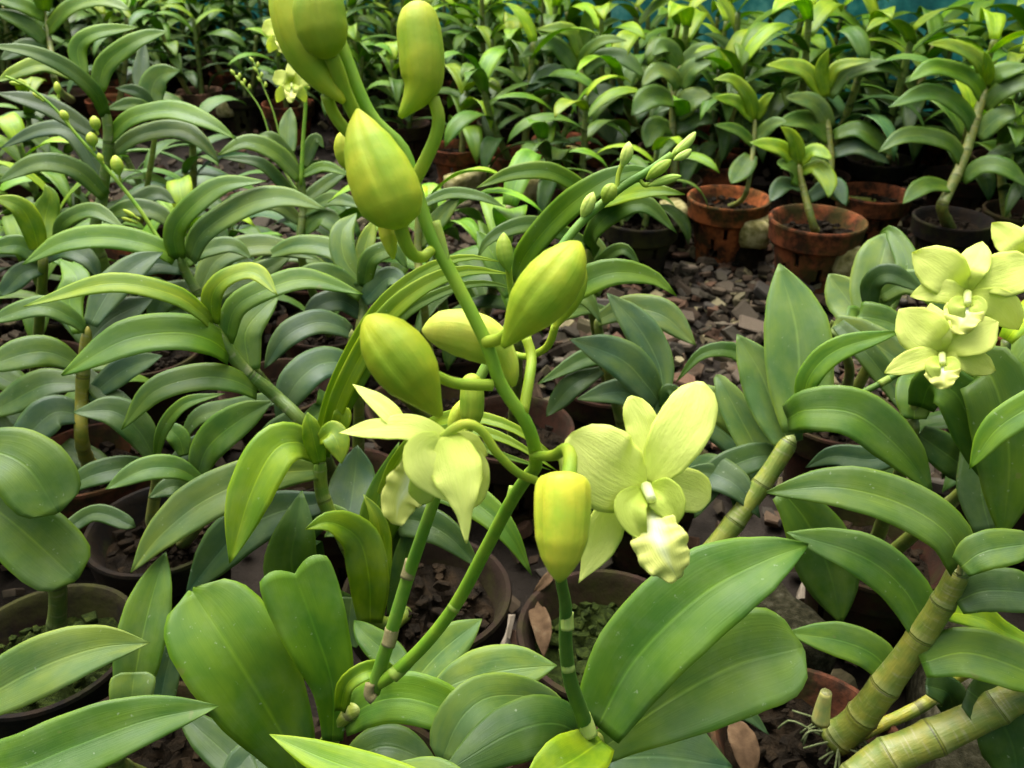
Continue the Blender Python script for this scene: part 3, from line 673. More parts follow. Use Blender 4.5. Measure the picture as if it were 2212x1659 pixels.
# ---- D: right orchid with the thick jointed cane
pD = gp(1745, 1600, .108)
P_(pD.x, pD.y, .90, (.13, .045, .022), 'terracotta pot with a dead stub and roots at the foot of a thick cane', mix=0)
D = plant(pD.x, pD.y, 'orchid on a thick jointed olive cane leaning over its terracotta pot')
cane(D, [(1800, 1600), (1850, 1560), (1905, 1490), (1975, 1395), (2035, 1305), (2078, 1222)], (.60, .59, .575, .56, .545, .53), 74, 50, 5, (.185, .205, .035))
cane(D, [(1840, 1700), (1900, 1645), (2000, 1600), (2120, 1545), (2240, 1480)], (.56, .56, .555, .55, .54), 86, 70, 4, (.185, .205, .035))
cane(D, [(1850, 1590), (1990, 1525), (2060, 1470), (2110, 1440)], (.60, .615, .61, .60), 30, 24, 2, (.34, .33, .04))
for pts, z, w, k in [
  ([(2085, 1232), (2045, 1150), (1940, 1085), (1800, 1052), (1655, 1064)], (.53, .53, .54, .55, .56), 92, 'm'),
  ([(2008, 1380), (1955, 1275), (1860, 1200), (1700, 1150)], (.555, .56, .565, .575), 88, 'm'),
  ([(1935, 1485), (1895, 1420), (1820, 1385), (1702, 1366)], (.575, .58, .585, .59), 70, 'm'),
  ([(2075, 1225), (2130, 1190), (2260, 1170)], (.52, .515, .51), 74, 'm'),
  ([(2065, 1300), (2140, 1275), (2300, 1290)], (.535, .53, .525), 84, 'd'),
  ([(1990, 1432), (2080, 1410), (2180, 1435), (2320, 1500)], (.55, .54, .53, .52), 96, 'm'),
  ([(2090, 1490), (2150, 1540), (2190, 1620), (2200, 1720)], (.55, .55, .55, .55), 120, 'd'),
  ([(2000, 1480), (2050, 1500), (2060, 1560)], (.58, .58, .585), 60, 'd'),
  ([(2030, 1320), (2120, 1335), (2180, 1370), (2260, 1400)], (.55, .58, .60, .60), 50, 'y')]:
    lf(D, pts, z, w, k, .4, 'strap', fold=.22, nu=10)
traced_tube(D, 'dead_stub', [(1772, 1560), (1778, 1525), (1785, 1495)], (.585, .58, .575), 40, 24, (.42, .40, .14), M_CANE, n=10, ns=10)
traced_tube(D, 'cut_flower_stem', [(2088, 1225), (2092, 1205), (2097, 1192)], (.528, .525, .523), 16, 12, (.34, .28, .10), M_CANE, n=8, ns=10)
traced_tube(D, 'cut_flower_stem', [(2072, 1240), (2076, 1222), (2080, 1208)], (.528, .525, .523), 13, 11, (.34, .30, .10), M_CANE, n=8, ns=10)
for i in range(22):
    a = rng.uniform(0, 6.28); x0, y0 = 1800+rng.uniform(-25, 45), 1590+rng.uniform(-20, 40); L_ = rng.uniform(40, 120)
    p0 = W(x0, y0, .598); p2 = p0+Vector((math.cos(a), math.sin(a), 0))*L_*.6/F; p2.z = .098+rng.uniform(0, .006)
    C = spline([p0, (p0+p2)*.5+Vector((rng.uniform(-.006, .006), rng.uniform(-.006, .006), .005)), p2], 8)
    V, Fc, uv = tube(C, [.0008]*8, 6); make('aerial_root', V, Fc, M_ROOT, D, C[0], uv)
# ---- E: orchid behind, pale upright leaves, carries three flowers on the right
pE = gp(1310, 1370, .11)
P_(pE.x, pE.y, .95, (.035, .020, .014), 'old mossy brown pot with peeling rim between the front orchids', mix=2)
E = plant(pE.x, pE.y, 'orchid with a tall pale upright leaf and a stem of three pale flowers')
cane(E, [(1430, 1330), (1500, 1235), (1570, 1150), (1650, 1040), (1715, 940)], (.69, .685, .68, .675, .67), 56, 40, 5, (.19, .23, .035), down=(pE.x+.01, pE.y))
for pts, z, w, k, pr in [
  ([(1735, 935), (1728, 820), (1718, 700), (1682, 570)], (.67, .68, .69, .71), 124, 'p', 'strap'),
  ([(1705, 960), (1672, 880), (1640, 800), (1592, 722)], (.68, .69, .70, .71), 88, 'p', 'strap'),
  ([(1735, 885), (1748, 815), (1810, 755), (1945, 716)], (.655, .65, .645, .635), 48, 'g', 'strap'),
  ([(1700, 905), (1745, 885), (1850, 895), (1950, 975), (2013, 1062)], (.66, .64, .625, .62, .62), 92, 'm', 'strap'),
  ([(1660, 1020), (1640, 980), (1560, 830), (1545, 812)], (.69, .71, .73, .74), 62, 'p', 'strap'),
  ([(1690, 1000), (1640, 985), (1545, 1030), (1500, 1120)], (.69, .69, .69, .69), 60, 'd', 'strap'),
  ([(1600, 1105), (1590, 1050), (1530, 1022), (1455, 1030)], (.69, .69, .69, .69), 40, 'd', 'strap'),
  ([(1690, 1060), (1745, 1130), (1790, 1230), (1818, 1348)], (.66, .66, .665, .67), 118, 'm', 'leaf'),
  ([(1695, 955), (1650, 850), (1600, 765), (1520, 762), (1460, 826)], (.68, .715, .735, .73, .73), 36, 'm', 'strap')]:
    lf(E, pts, z, w, k, .3, pr, fold=.22, nu=10)
st4 = traced_tube(E, 'flower_stem', [(1722, 925), (1790, 885), (1860, 850), (1945, 805), (2010, 760), (2060, 690), (2120, 620), (2180, 560)], (.66, .65, .64, .63, .61, .60, .60, .60), 16, 10, (.11, .19, .03), M_BUD, n=40)
traced_tube(st4, 'bract', [(1900, 830), (1912, 823), (1922, 818)], .634, 17, 17, (.28, .34, .06), M_BUD, n=6)
PC2 = (.85, .90, .26)
def flower(parent, c, z, parts, lip, w, lipw, stem):
    f = traced_tube(parent, 'flower', stem, [z*1.04, z*1.02, z], 9, 12, (.45, .54, .08), M_BUD, n=12, ns=10)
    for nm, pts, pw, pr in parts:
        petal(f, nm, [(c[0], c[1])]+pts, [z]+[z*q for q in ((.985, .99, 1.0)[:len(pts)])], pw, pr, up=.12, color=PC2)
    (l0, l1, l2) = lip
    petal(f, 'lip', [l0, l1, l2], (z*.99, z*.965, z*.96), lipw, 'lip', up=.1, wave=.26, wfreq=3.4, ruf=.04, mat=M_LIP, color=(.78, .80, .22))
    petal(f, 'lip_lobe', [l0, (l0[0]-lipw*.30, l0[1]+lipw*.20), (l0[0]-lipw*.18, l0[1]+lipw*.62)], (z*.985, z*.968, z*.966), lipw*.45, 'round', up=.1, color=(.58, .67, .14))
    petal(f, 'lip_lobe', [l0, (l0[0]+lipw*.30, l0[1]+lipw*.20), (l0[0]+lipw*.18, l0[1]+lipw*.62)], (z*.985, z*.968, z*.966), lipw*.45, 'round', up=.1, color=(.58, .67, .14))
    column(f, [(c[0], c[1]+lipw*.02), (c[0], c[1]+lipw*.14), (l0[0], l0[1]+lipw*.16)], (z*.99, z*.98, z*.972), lipw*.24, (.78, .83, .40))
    return f
flower(E, (2090, 632), .585, [('petal', [(2055, 600), (2015, 570), (1970, 546)], 96, 'petal'), ('sepal', [(2098, 590), (2108, 560), (2122, 522)], 64, 'petal'), ('petal', [(2130, 605), (2180, 590), (2240, 566)], 100, 'petal'), ('sepal', [(2060, 632), (2020, 628), (1966, 640)], 54, 'petal'), ('sepal', [(2125, 645), (2165, 665), (2200, 712)], 72, 'petal')], ((2090, 645), (2078, 685), (2068, 722)), 80, 78, [(2120, 622), (2108, 612), (2092, 630)])
flower(E, (2035, 765), .575, [('petal', [(2015, 735), (1985, 710), (1942, 668)], 100, 'petal'), ('sepal', [(2030, 730), (2020, 700), (2010, 655)], 60, 'petal'), ('petal', [(2065, 745), (2105, 722), (2156, 694)], 92, 'petal'), ('sepal', [(2005, 770), (1960, 785), (1910, 806)], 52, 'petal'), ('sepal', [(2065, 772), (2105, 782), (2150, 802)], 58, 'petal')], ((2036, 775), (2036, 808), (2042, 840)), 80, 70, [(2012, 758), (2022, 752), (2036, 763)])
flower(E, (2215, 560), .63, [('petal', [(2195, 535), (2175, 510), (2142, 482)], 62, 'petal'), ('sepal', [(2220, 530), (2225, 500), (2222, 478)], 46, 'petal'), ('sepal', [(2190, 570), (2160, 580), (2120, 590)], 46, 'petal'), ('petal', [(2240, 540), (2260, 520), (2290, 500)], 60, 'petal'), ('sepal', [(2230, 590), (2240, 610), (2250, 640)], 50, 'petal')], ((2215, 570), (2212, 595), (2208, 620)), 70, 56, [(2178, 562), (2190, 552), (2212, 558)])
# ---- R: right edge orchid with long hanging leaves
P_(.33, .60, .9, BROWN, 'brown pot under the orchid with long hanging leaves beside the three flowers', mix=1)
R_ = plant(.33, .60, 'orchid with long hanging folded leaves below the pair of pale flowers')
cane(R_, [(1965, 960), (1968, 900), (1985, 850)], (.66, .65, .64), 34, 26, 3, down=(.33, .60))
for pts, z, w, k in [
  ([(1975, 905), (1978, 840), (2000, 790)], (.64, .65, .67), 70, 'm'),
  ([(1990, 880), (2012, 830), (2065, 850), (2105, 940), (2135, 1050)], (.64, .62, .61, .61, .62), 80, 'm'),
  ([(2085, 830), (2130, 800), (2165, 880), (2180, 1000), (2165, 1165)], (.63, .60, .59, .59, .60), 118, 'm'),
  ([(1985, 940), (2030, 970), (2080, 1010), (2110, 1060)], (.65, .65, .65, .65), 70, 'd'),
  ([(1985, 930), (1900, 990), (1800, 985), (1740, 1010)], (.70, .71, .72, .73), 50, 'b'),
  ([(1990, 960), (1900, 1030), (1860, 1100)], (.72, .73, .74), 60, 'd'),
  ([(2150, 860), (2190, 830), (2230, 900)], (.66, .66, .66), 60, 'm'),
  ([(2140, 1150), (2120, 1060), (2130, 960), (2090, 820)], (.62, .63, .64, .66), 90, 'd')]:
    lf(R_, pts, z, w, k, .3, 'strap', fold=.22, nu=10)
cane(R_, [(2125, 1010), (2105, 900), (2092, 830)], (.66, .645, .63), 32, 24, 3, down=(.345, .60))
P_(.47, .43, .9, BROWN, 'brown pot beyond the speckled beam at the right edge', mix=0)
Rr = plant(.47, .43, 'right edge orchid with one bright leaf pointing at the pale flowers')
cane(Rr, [(2480, 1050), (2400, 920), (2325, 815)], (.52, .51, .50), 44, 30, 4, down=(.47, .43))
lf(Rr, [(2325, 818), (2230, 875), (2150, 930), (2094, 1013)], (.50, .50, .505, .51), 62, 'g', .3, 'strap', fold=.22)
lf(Rr, [(2330, 830), (2400, 760), (2500, 760)], (.50, .50, .50), 70, 'm', .3, 'strap', fold=.22)
lf(Rr, [(2380, 900), (2450, 850), (2560, 900)], (.51, .51, .51), 70, 'm', .3, 'strap', fold=.22)
# ---- E2: behind the flowers
P_(.37, .82, .92, BROWN, 'clay pot hidden behind the pair of pale flowers', mix=1)
E2 = plant(.37, .82, 'orchid with folded pale leaves standing between the pale flowers and the path')
cane(E2, [(1890, 760), (1888, 700), (1886, 660)], (.87, .86, .85), 28, 22, 3, down=(.37, .82))
for pts, z, w, k in [
  ([(1888, 690), (1890, 640), (1905, 560), (1922, 498)], (.85, .86, .87, .89), 98, 'p'),
  ([(1905, 660), (1960, 580), (1925, 500), (1900, 505)], (.84, .84, .87, .885), 40, 'm'),
  ([(1880, 668), (1884, 612), (1925, 592), (2000, 632)], (.84, .83, .82, .81), 40, 'd'),
  ([(1860, 700), (1840, 660), (1790, 592)], (.86, .88, .90), 78, 'p'),
  ([(1870, 700), (1850, 685), (1900, 690), (1985, 720)], (.85, .83, .82, .81), 50, 'm'),
  ([(1800, 700), (1860, 725), (1930, 770), (1990, 830)], (.76, .75, .74, .73), 64, 'p'),
  ([(1810, 700), (1870, 760), (1930, 840), (1962, 905)], (.75, .73, .72, .71), 44, 'd'),
  ([(1900, 640), (1960, 610), (2030, 640), (2080, 720)], (.84, .83, .82, .82), 52, 'p')]:
    lf(E2, pts, z, w, k, .3, 'strap', fold=.22)
cane(E2, [(1835, 810), (1808, 735), (1797, 692)], (.79, .775, .76), 26, 20, 3, down=(.365, .82))
# ---- F: bluish orchid in the middle
P_(.14, .72, .92, BROWN, 'clay pot under the blue green orchid beside the gravel path', mix=1)
Fp = plant(.14, .72, 'blue green orchid with pointed leaves beside the gravel path')
cane(Fp, [(1440, 960), (1432, 890), (1425, 850)], (.78, .765, .755), 30, 24, 3, down=(.14, .72))
for pts, z, w, k in [
  ([(1425, 872), (1400, 835), (1341, 775), (1232, 733)], (.75, .74, .735, .73), 74, 'c'),
  ([(1432, 855), (1424, 790), (1378, 705), (1311, 633)], (.755, .76, .765, .775), 66, 'c'),
  ([(1290, 692), (1352, 668), (1430, 680), (1504, 746)], (.80, .79, .78, .77), 60, 'p'),
  ([(1460, 960), (1430, 900), (1350, 848), (1247, 862)], (.76, .75, .74, .73), 58, 'c'),
  ([(1420, 880), (1360, 790), (1280, 770), (1160, 830)], (.79, .79, .785, .78), 40, 'm'),
  ([(1300, 800), (1240, 830), (1195, 880), (1180, 900)], (.79, .78, .78, .78), 44, 'd'),
  ([(1440, 880), (1500, 860), (1590, 905), (1646, 1002)], (.76, .75, .745, .745), 66, 'p'),
  ([(1450, 900), (1540, 920), (1600, 970), (1640, 1050)], (.78, .78, .78, .78), 60, 'c'),
  ([(1430, 880), (1440, 845), (1460, 850), (1470, 880)], (.745, .74, .74, .74), 26, 'd'),
  ([(1442, 960), (1480, 1010), (1540, 1022), (1595, 1052), (1642, 1119)], (.77, .72, .69, .675, .67), 74, 'b'),
  ([(1440, 930), (1400, 960), (1340, 1000), (1290, 1060)], (.78, .78, .78, .78), 60, 'd')]:
    lf(Fp, pts, z, w, k, .4, 'leaf', fold=.19)
cane(Fp, [(1320, 830), (1300, 745), (1288, 688)], (.815, .81, .80), 26, 20, 3, down=(.13, .725))
# ---- C: bright young orchid with long arching strap leaves
pC = gp(920, 1265, .12)
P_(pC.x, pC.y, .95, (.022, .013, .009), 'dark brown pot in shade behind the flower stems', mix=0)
Cp = plant(pC.x, pC.y, 'bright young orchid with long strap leaves arching over behind the bud spray')
cane(Cp, [(840, 1350), (800, 1320), (760, 1200), (700, 1080), (690, 985)], (.68, .665, .65, .64, .63), 36, 30, 5, (.17, .25, .03), down=(pC.x-.02, pC.y))
for pts, z, w, k, pr in [
  ([(690, 990), (697, 921), (738, 806), (816, 672), (910, 590), (1003, 556), (1085, 566)], (.63, .62, .60, .58, .57, .565, .57), 30, 'y', 'strap'),
  ([(700, 985), (712, 925), (752, 820), (830, 690), (920, 615), (1010, 585), (1105, 592)], (.625, .615, .59, .57, .56, .555, .56), 40, 'y', 'strap'),
  ([(705, 980), (735, 910), (785, 810), (860, 690), (960, 630), (1050, 612), (1130, 630)], (.63, .62, .60, .585, .58, .575, .58), 24, 'g', 'strap'),
  ([(690, 985), (640, 955), (590, 975), (540, 1070), (496, 1217)], (.63, .60, .585, .575, .57), 86, 'y', 'leaf'),
  ([(800, 1345), (797, 1250), (775, 1165), (715, 1128), (660, 1143)], (.62, .605, .595, .58, .57), 78, 'y', 'strap'),
  ([(810, 1330), (822, 1200), (815, 1120), (785, 1068)], (.63, .625, .62, .62), 44, 'y', 'strap'),
  ([(790, 1320), (800, 1180), (815, 1080), (862, 955)], (.64, .63, .63, .63), 54, 'g', 'strap'),
  ([(850, 1330), (868, 1230), (890, 1118)], (.645, .645, .65), 42, 'm', 'strap'),
  ([(690, 1015), (600, 1022), (520, 1045), (430, 1088), (345, 1158), (282, 1237)], (.635, .615, .60, .59, .58, .57), 88, 'p', 'leaf'),
  ([(705, 1085), (590, 1110), (500, 1165), (400, 1285)], (.645, .645, .64, .64), 92, 'b', 'leaf'),
  ([(770, 1330), (660, 1300), (630, 1220), (640, 1140), (652, 1060)], (.66, .63, .615, .61, .62), 104, 'm', 'strap'),
  ([(745, 1165), (765, 1040), (772, 962)], (.66, .69, .70), 92, 'b', 'strap'),
  ([(690, 1000), (672, 925), (664, 890)], (.61, .60, .60), 40, 'y', 'strap'),
  ([(690, 950), (715, 935), (730, 960), (738, 1002)], (.60, .59, .585, .585), 48, 'y', 'leaf'),
  ([(720, 960), (738, 905), (735, 880)], (.61, .605, .605), 36, 'y', 'blunt'),
  ([(805, 1220), (860, 1090), (950, 1050), (1040, 1095), (1100, 1155), (1149, 1243)], (.655, .64, .61, .595, .585, .585), 68, 'g', 'leaf'),
  ([(815, 1260), (850, 1130), (950, 1145), (1040, 1230)], (.66, .65, .635, .63), 70, 'd', 'leaf'),
  ([(800, 1150), (850, 1010), (930, 920), (1010, 900), (1110, 925), (1220, 1005)], (.64, .62, .58, .56, .55, .55), 28, 'y', 'strap'),
  ([(805, 1150), (860, 1030), (930, 945), (1010, 928), (1100, 952), (1205, 1018)], (.63, .61, .575, .55, .54, .54), 26, 'y', 'strap'),
  ([(808, 1160), (865, 1050), (930, 965), (1010, 958), (1090, 985), (1190, 1015)], (.635, .615, .58, .56, .55, .55), 20, 'g', 'strap'),
  ([(760, 1290), (755, 1350), (770, 1400)], (.63, .625, .62), 60, 'd', 'strap'),
  ([(700, 1090), (740, 1130), (700, 1160)], (.65, .64, .63), 40, 'm', 'leaf'),
  ([(720, 1110), (650, 1150), (660, 1230), (640, 1300)], (.65, .66, .67, .67), 80, 'd', 'leaf')]:
    lf(Cp, pts, z, w, k, .3, pr, fold=.26, nu=10, n=24)
# ---- X: orchid behind the main spray with long pale leaves to the right
P_(.0, .79, .92, BROWN, 'clay pot behind the bud spray in the front bed', mix=3)
X_ = plant(.0, .79, 'orchid behind the bud spray with long pale leaves arching towards the path')
cane(X_, [(1120, 760), (1112, 660), (1105, 590)], (.79, .77, .75), 26, 20, 4, down=(.0, .79))
for pts, z, w, k in [
  ([(1112, 610), (1130, 560), (1176, 498), (1240, 436), (1317, 385), (1380, 368), (1430, 376)], (.74, .70, .67, .64, .63, .63, .63), 50, 'g'),
  ([(1116, 690), (1200, 655), (1260, 612), (1330, 588), (1410, 600), (1462, 640)], (.77, .71, .67, .66, .66, .66), 54, 'g'),
  ([(1118, 705), (1190, 682), (1260, 665), (1328, 671)], (.78, .80, .82, .82), 36, 'p'),
  ([(1105, 640), (1070, 560), (1030, 498)], (.76, .76, .77), 48, 'g'),
  ([(1116, 680), (1180, 620), (1260, 640), (1300, 700)], (.77, .74, .72, .72), 40, 'p')]:
    lf(X_, pts, z, w, k, .35, 'strap', fold=.22)
P_(.12, .90, .92, BROWN, 'brown pot at the near edge of the gravel path', mix=3)
Y_ = plant(.12, .90, 'orchid with pale arched leaves at the near edge of the path')
cane(Y_, [(1285, 700), (1275, 600), (1277, 520), (1283, 445)], (.85, .83, .81, .79), 26, 20, 4, down=(.12, .90))
for pts, z, w, k in [
  ([(1283, 450), (1264, 415), (1192, 372), (1110, 374), (1028, 406)], (.79, .78, .76, .75, .75), 34, 'g'),
  ([(1278, 530), (1190, 495), (1130, 486), (1058, 516), (1030, 560)], (.81, .77, .75, .74, .74), 34, 'm'),
  ([(1277, 545), (1285, 495), (1333, 454), (1395, 442), (1462, 503)], (.81, .76, .73, .72, .72), 38, 'm'),
  ([(1282, 460), (1339, 425), (1411, 412), (1480, 420)], (.79, .70, .66, .65), 22, 'y'),
  ([(1275, 640), (1300, 570), (1345, 538), (1385, 575)], (.83, .80, .78, .78), 30, 'm'),
  ([(1280, 640), (1290, 560), (1280, 500)], (.835, .83, .83), 46, 'p')]:
    lf(Y_, pts, z, w, k, .35, 'strap', fold=.22)
# ---- G: left orchid with a slanting stem and long arching leaves
P_(-.17, .68, .92, BROWN, 'clay pot under the slanting leafy stem', mix=0)
G = plant(-.17, .68, 'orchid with a slanting stem and long arching leaves on both sides')
cane(G, [(680, 950), (593, 853), (533, 806), (483, 740), (460, 696)], (.66, .645, .635, .625, .62), 40, 28, 6, (.10, .17, .025), down=(-.17, .68))
for pts, z, w, k in [
  ([(462, 706), (430, 672), (367, 634), (233, 612), (50, 662)], (.62, .605, .59, .575, .57), 36, 'y'),
  ([(495, 765), (455, 735), (383, 718), (267, 735), (133, 811)], (.625, .61, .595, .58, .57), 70, 'g'),
  ([(555, 848), (505, 822), (433, 815), (333, 846), (262, 928)], (.635, .62, .61, .60, .595), 52, 'm'),
  ([(460, 700), (458, 640), (490, 600), (550, 588), (600, 638)], (.62, .61, .605, .60, .59), 40, 'y'),
  ([(487, 738), (510, 663), (583, 622), (667, 603), (785, 636)], (.625, .62, .62, .625, .63), 46, 'g'),
  ([(540, 800), (530, 720), (567, 668), (602, 640)], (.635, .64, .65, .66), 58, 'm'),
  ([(760, 722), (737, 706), (683, 696), (617, 728), (571, 796)], (.72, .71, .70, .69, .69), 48, 'b'),
  ([(760, 800), (733, 783), (683, 790), (633, 838), (599, 915)], (.70, .69, .68, .67, .67), 66, 'b'),
  ([(640, 900), (600, 940), (560, 1000), (540, 1060)], (.66, .66, .66, .66), 60, 'd'),
  ([(650, 920), (700, 880), (690, 840)], (.67, .67, .67), 40, 'm'),
  ([(600, 860), (520, 880), (430, 900), (390, 960)], (.68, .69, .70, .70), 40, 'd')]:
    lf(G, pts, z, w, k, .55, 'strap', fold=.19)
cane(G, [(775, 880), (768, 790), (760, 712)], (.73, .715, .70), 30, 22, 4, down=(-.155, .68))
# ---- I and J: lower left orchids
P_(-.44, .73, .92, (.11, .036, .018), 'terracotta pot with red rim under the left yellowish cane', mix=0)
I_ = plant(-.44, .73, 'orchid with a yellowish cane and bluish leaves left of the slanting stem')
cane(I_, [(178, 960), (177, 860), (182, 780), (190, 705)], (.76, .75, .74, .73), 34, 26, 5, (.22, .22, .03), down=(-.44, .73))
for pts, z, w, k in [
  ([(187, 714), (150, 684), (83, 662), (-40, 700)], (.73, .72, .71, .70), 40, 'm'),
  ([(170, 790), (110, 762), (50, 765), (-50, 800)], (.74, .73, .72, .71), 62, 'm'),
  ([(195, 702), (240, 625), (300, 570), (352, 545)], (.73, .745, .76, .775), 58, 'b'),
  ([(187, 745), (240, 690), (330, 645)], (.74, .75, .76), 60, 'b'),
  ([(190, 860), (267, 800), (350, 768)], (.75, .755, .76), 48, 'b'),
  ([(185, 900), (120, 890), (60, 940), (40, 980)], (.75, .74, .73, .73), 70, 'b'),
  ([(170, 720), (150, 650), (165, 600), (130, 560)], (.74, .75, .76, .78), 50, 'g'),
  ([(180, 830), (100, 830), (20, 870), (-40, 900)], (.77, .77, .77, .77), 60, 'd'),
  ([(185, 800), (230, 850), (290, 870)], (.76, .75, .75), 40, 'd')]:
    lf(I_, pts, z, w, k, .5, 'leaf', fold=.19)
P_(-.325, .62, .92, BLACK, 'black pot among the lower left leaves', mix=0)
J = plant(-.325, .62, 'low orchid with a pale stem in the black pot below the slanting stem')
cane(J, [(330, 1130), (338, 1050), (342, 992)], (.73, .70, .68), 32, 24, 4, (.24, .25, .07), down=(-.325, .62))
for pts, z, w, k in [
  ([(336, 995), (300, 930), (245, 888), (157, 891)], (.68, .675, .67, .665), 62, 'd'),
  ([(337, 990), (353, 926), (400, 872), (485, 850)], (.675, .665, .66, .66), 26, 'm'),
  ([(425, 1030), (450, 965), (517, 908), (591, 866)], (.66, .655, .65, .65), 70, 'm'),
  ([(435, 1040), (380, 1012), (310, 1015), (227, 1057)], (.655, .645, .635, .625), 48, 'm'),
  ([(338, 1012), (285, 1008), (230, 1018), (180, 1035), (128, 1073)], (.69, .675, .665, .66, .655), 48, 'd'),
  ([(367, 1002), (410, 970), (445, 935)], (.69, .69, .69), 34, 'b'),
  ([(398, 985), (385, 945), (345, 912)], (.68, .68, .68), 40, 'm'),
  ([(340, 1060), (400, 1050), (470, 1040)], (.68, .67, .67), 40, 'd'),
  ([(430, 1080), (380, 1050), (320, 1075)], (.675, .66, .65), 40, 'd')]:
    lf(J, pts, z, w, k, .45, 'leaf', fold=.22, nu=10)
cane(J, [(432, 1130), (432, 1080), (430, 1028)], (.69, .675, .66), 28, 20, 3, down=(-.31, .62))
# ---- L: left edge orchids
P_(-.365, .475, .92, BLACK, 'black pot with mossy mix at the left edge of the front bed', mix=2)
L1 = plant(-.365, .475, 'left edge orchid with two broad blunt leaves over mossy black pot')
cane(L1, [(120, 1250), (20, 1110), (-40, 1000)], (.62, .59, .57), 42, 34, 4, (.10, .14, .03), down=(-.365, .475))
for pts, z, w, k in [
  ([(-90, 990), (-20, 975), (60, 1010), (126, 1108)], (.57, .565, .56, .56), 128, 'm'),
  ([(-80, 1050), (30, 1130), (166, 1252)], (.575, .57, .57), 130, 'm'),
  ([(75, 1180), (148, 1140), (210, 1108), (292, 1138)], (.605, .63, .64, .64), 34, 'd'),
  ([(20, 1110), (40, 1060), (120, 1060)], (.62, .61, .61), 50, 'd')]:
    lf(L1, pts, z, w, k, .35, 'blunt', fold=.2, nu=10)
P_(-.255, .375, .9, BROWN, 'brown pot at the lower left corner under the upright strap leaf', mix=0)
L2 = plant(-.255, .375, 'lower left orchid with one upright strap leaf in the brown corner pot')
cane(L2, [(250, 1640), (275, 1560), (290, 1500)], (.54, .55, .56), 40, 34, 3, down=(-.255, .375))
for pts, z, w, k, pr in [
  ([(282, 1520), (302, 1400), (325, 1300), (358, 1192)], (.555, .56, .57, .585), 88, 'm', 'strap'),
  ([(340, 1560), (355, 1470), (380, 1370)], (.58, .59, .60), 54, 'b', 'strap'),
  ([(290, 1600), (285, 1510), (290, 1452)], (.545, .545, .55), 80, 'p', 'spat')]:
    lf(L2, pts, z, w, k, .3, pr, fold=.28, nu=12, n=26)
P_(-.385, .285, .9, BROWN, 'brown pot beyond the lower left corner', mix=0)
L3 = plant(-.385, .285, 'lower left orchid with two long smooth grey green leaves reaching in')
cane(L3, [(-140, 1720), (-128, 1630), (-118, 1550)], (.455, .46, .47), 52, 40, 3, down=(-.385, .285))
lf(L3, [(-120, 1560), (60, 1455), (200, 1402), (323, 1388)], (.47, .475, .48, .485), 112, 'p', .3, 'leaf', fold=.28, nu=12, n=26)
lf(L3, [(-128, 1670), (20, 1665), (160, 1612), (320, 1555), (472, 1525)], (.46, .45, .455, .465, .475), 122, 'm', .3, 'strap', fold=.28, nu=12, n=26)
lf(L3, [(-122, 1580), (-250, 1500), (-400, 1560)], (.46, .45, .45), 110, 'm', .3, 'strap', fold=.28)
# ---- H, Q, S, T, W: orchids further back on the left
P_(-.28, .88, .92, BROWN, 'clay pot under the orchid with two tall arched leaves', mix=0)
H = plant(-.28, .88, 'orchid with two tall pale arched leaves in the left bed')
cane(H, [(450, 690), (430, 640), (400, 586), (385, 548)], (.87, .86, .85, .84), 28, 20, 5, (.10, .17, .025), down=(-.28, .88))
for pts, z, w, k in [
  ([(384, 560), (377, 500), (417, 445), (483, 400), (575, 391)], (.84, .83, .82, .82, .82), 42, 'g'),
  ([(410, 560), (440, 500), (533, 442), (617, 427), (706, 453)], (.845, .83, .82, .82, .82), 48, 'p'),
  ([(380, 560), (333, 532), (233, 512), (133, 525), (48, 572)], (.84, .83, .82, .81, .80), 46, 'g'),
  ([(395, 580), (330, 570), (270, 600), (230, 650)], (.85, .84, .84, .84), 44, 'b'),
  ([(400, 570), (430, 545), (500, 530), (545, 560)], (.86, .86, .86, .86), 34, 'm'),
  ([(430, 640), (470, 560), (570, 530), (690, 560)], (.88, .89, .90, .91), 46, 'p'),
  ([(440, 650), (500, 610), (560, 590), (640, 540)], (.88, .90, .91, .92), 44, 'm'),
  ([(420, 620), (360, 640), (320, 700)], (.86, .85, .85), 46, 'd')]:
    lf(H, pts, z, w, k, .5, 'strap', fold=.19)
P_(-.47, .97, .92, BROWN, 'clay pot under the tall upper left orchid', mix=0)
Q = plant(-.47, .97, 'tall upper left orchid with long drooping arched leaves')
cane(Q, [(213, 540), (222, 420), (235, 300), (222, 215)], (.99, .97, .95, .94), 28, 22, 6, (.12, .19, .03), down=(-.47, .97))
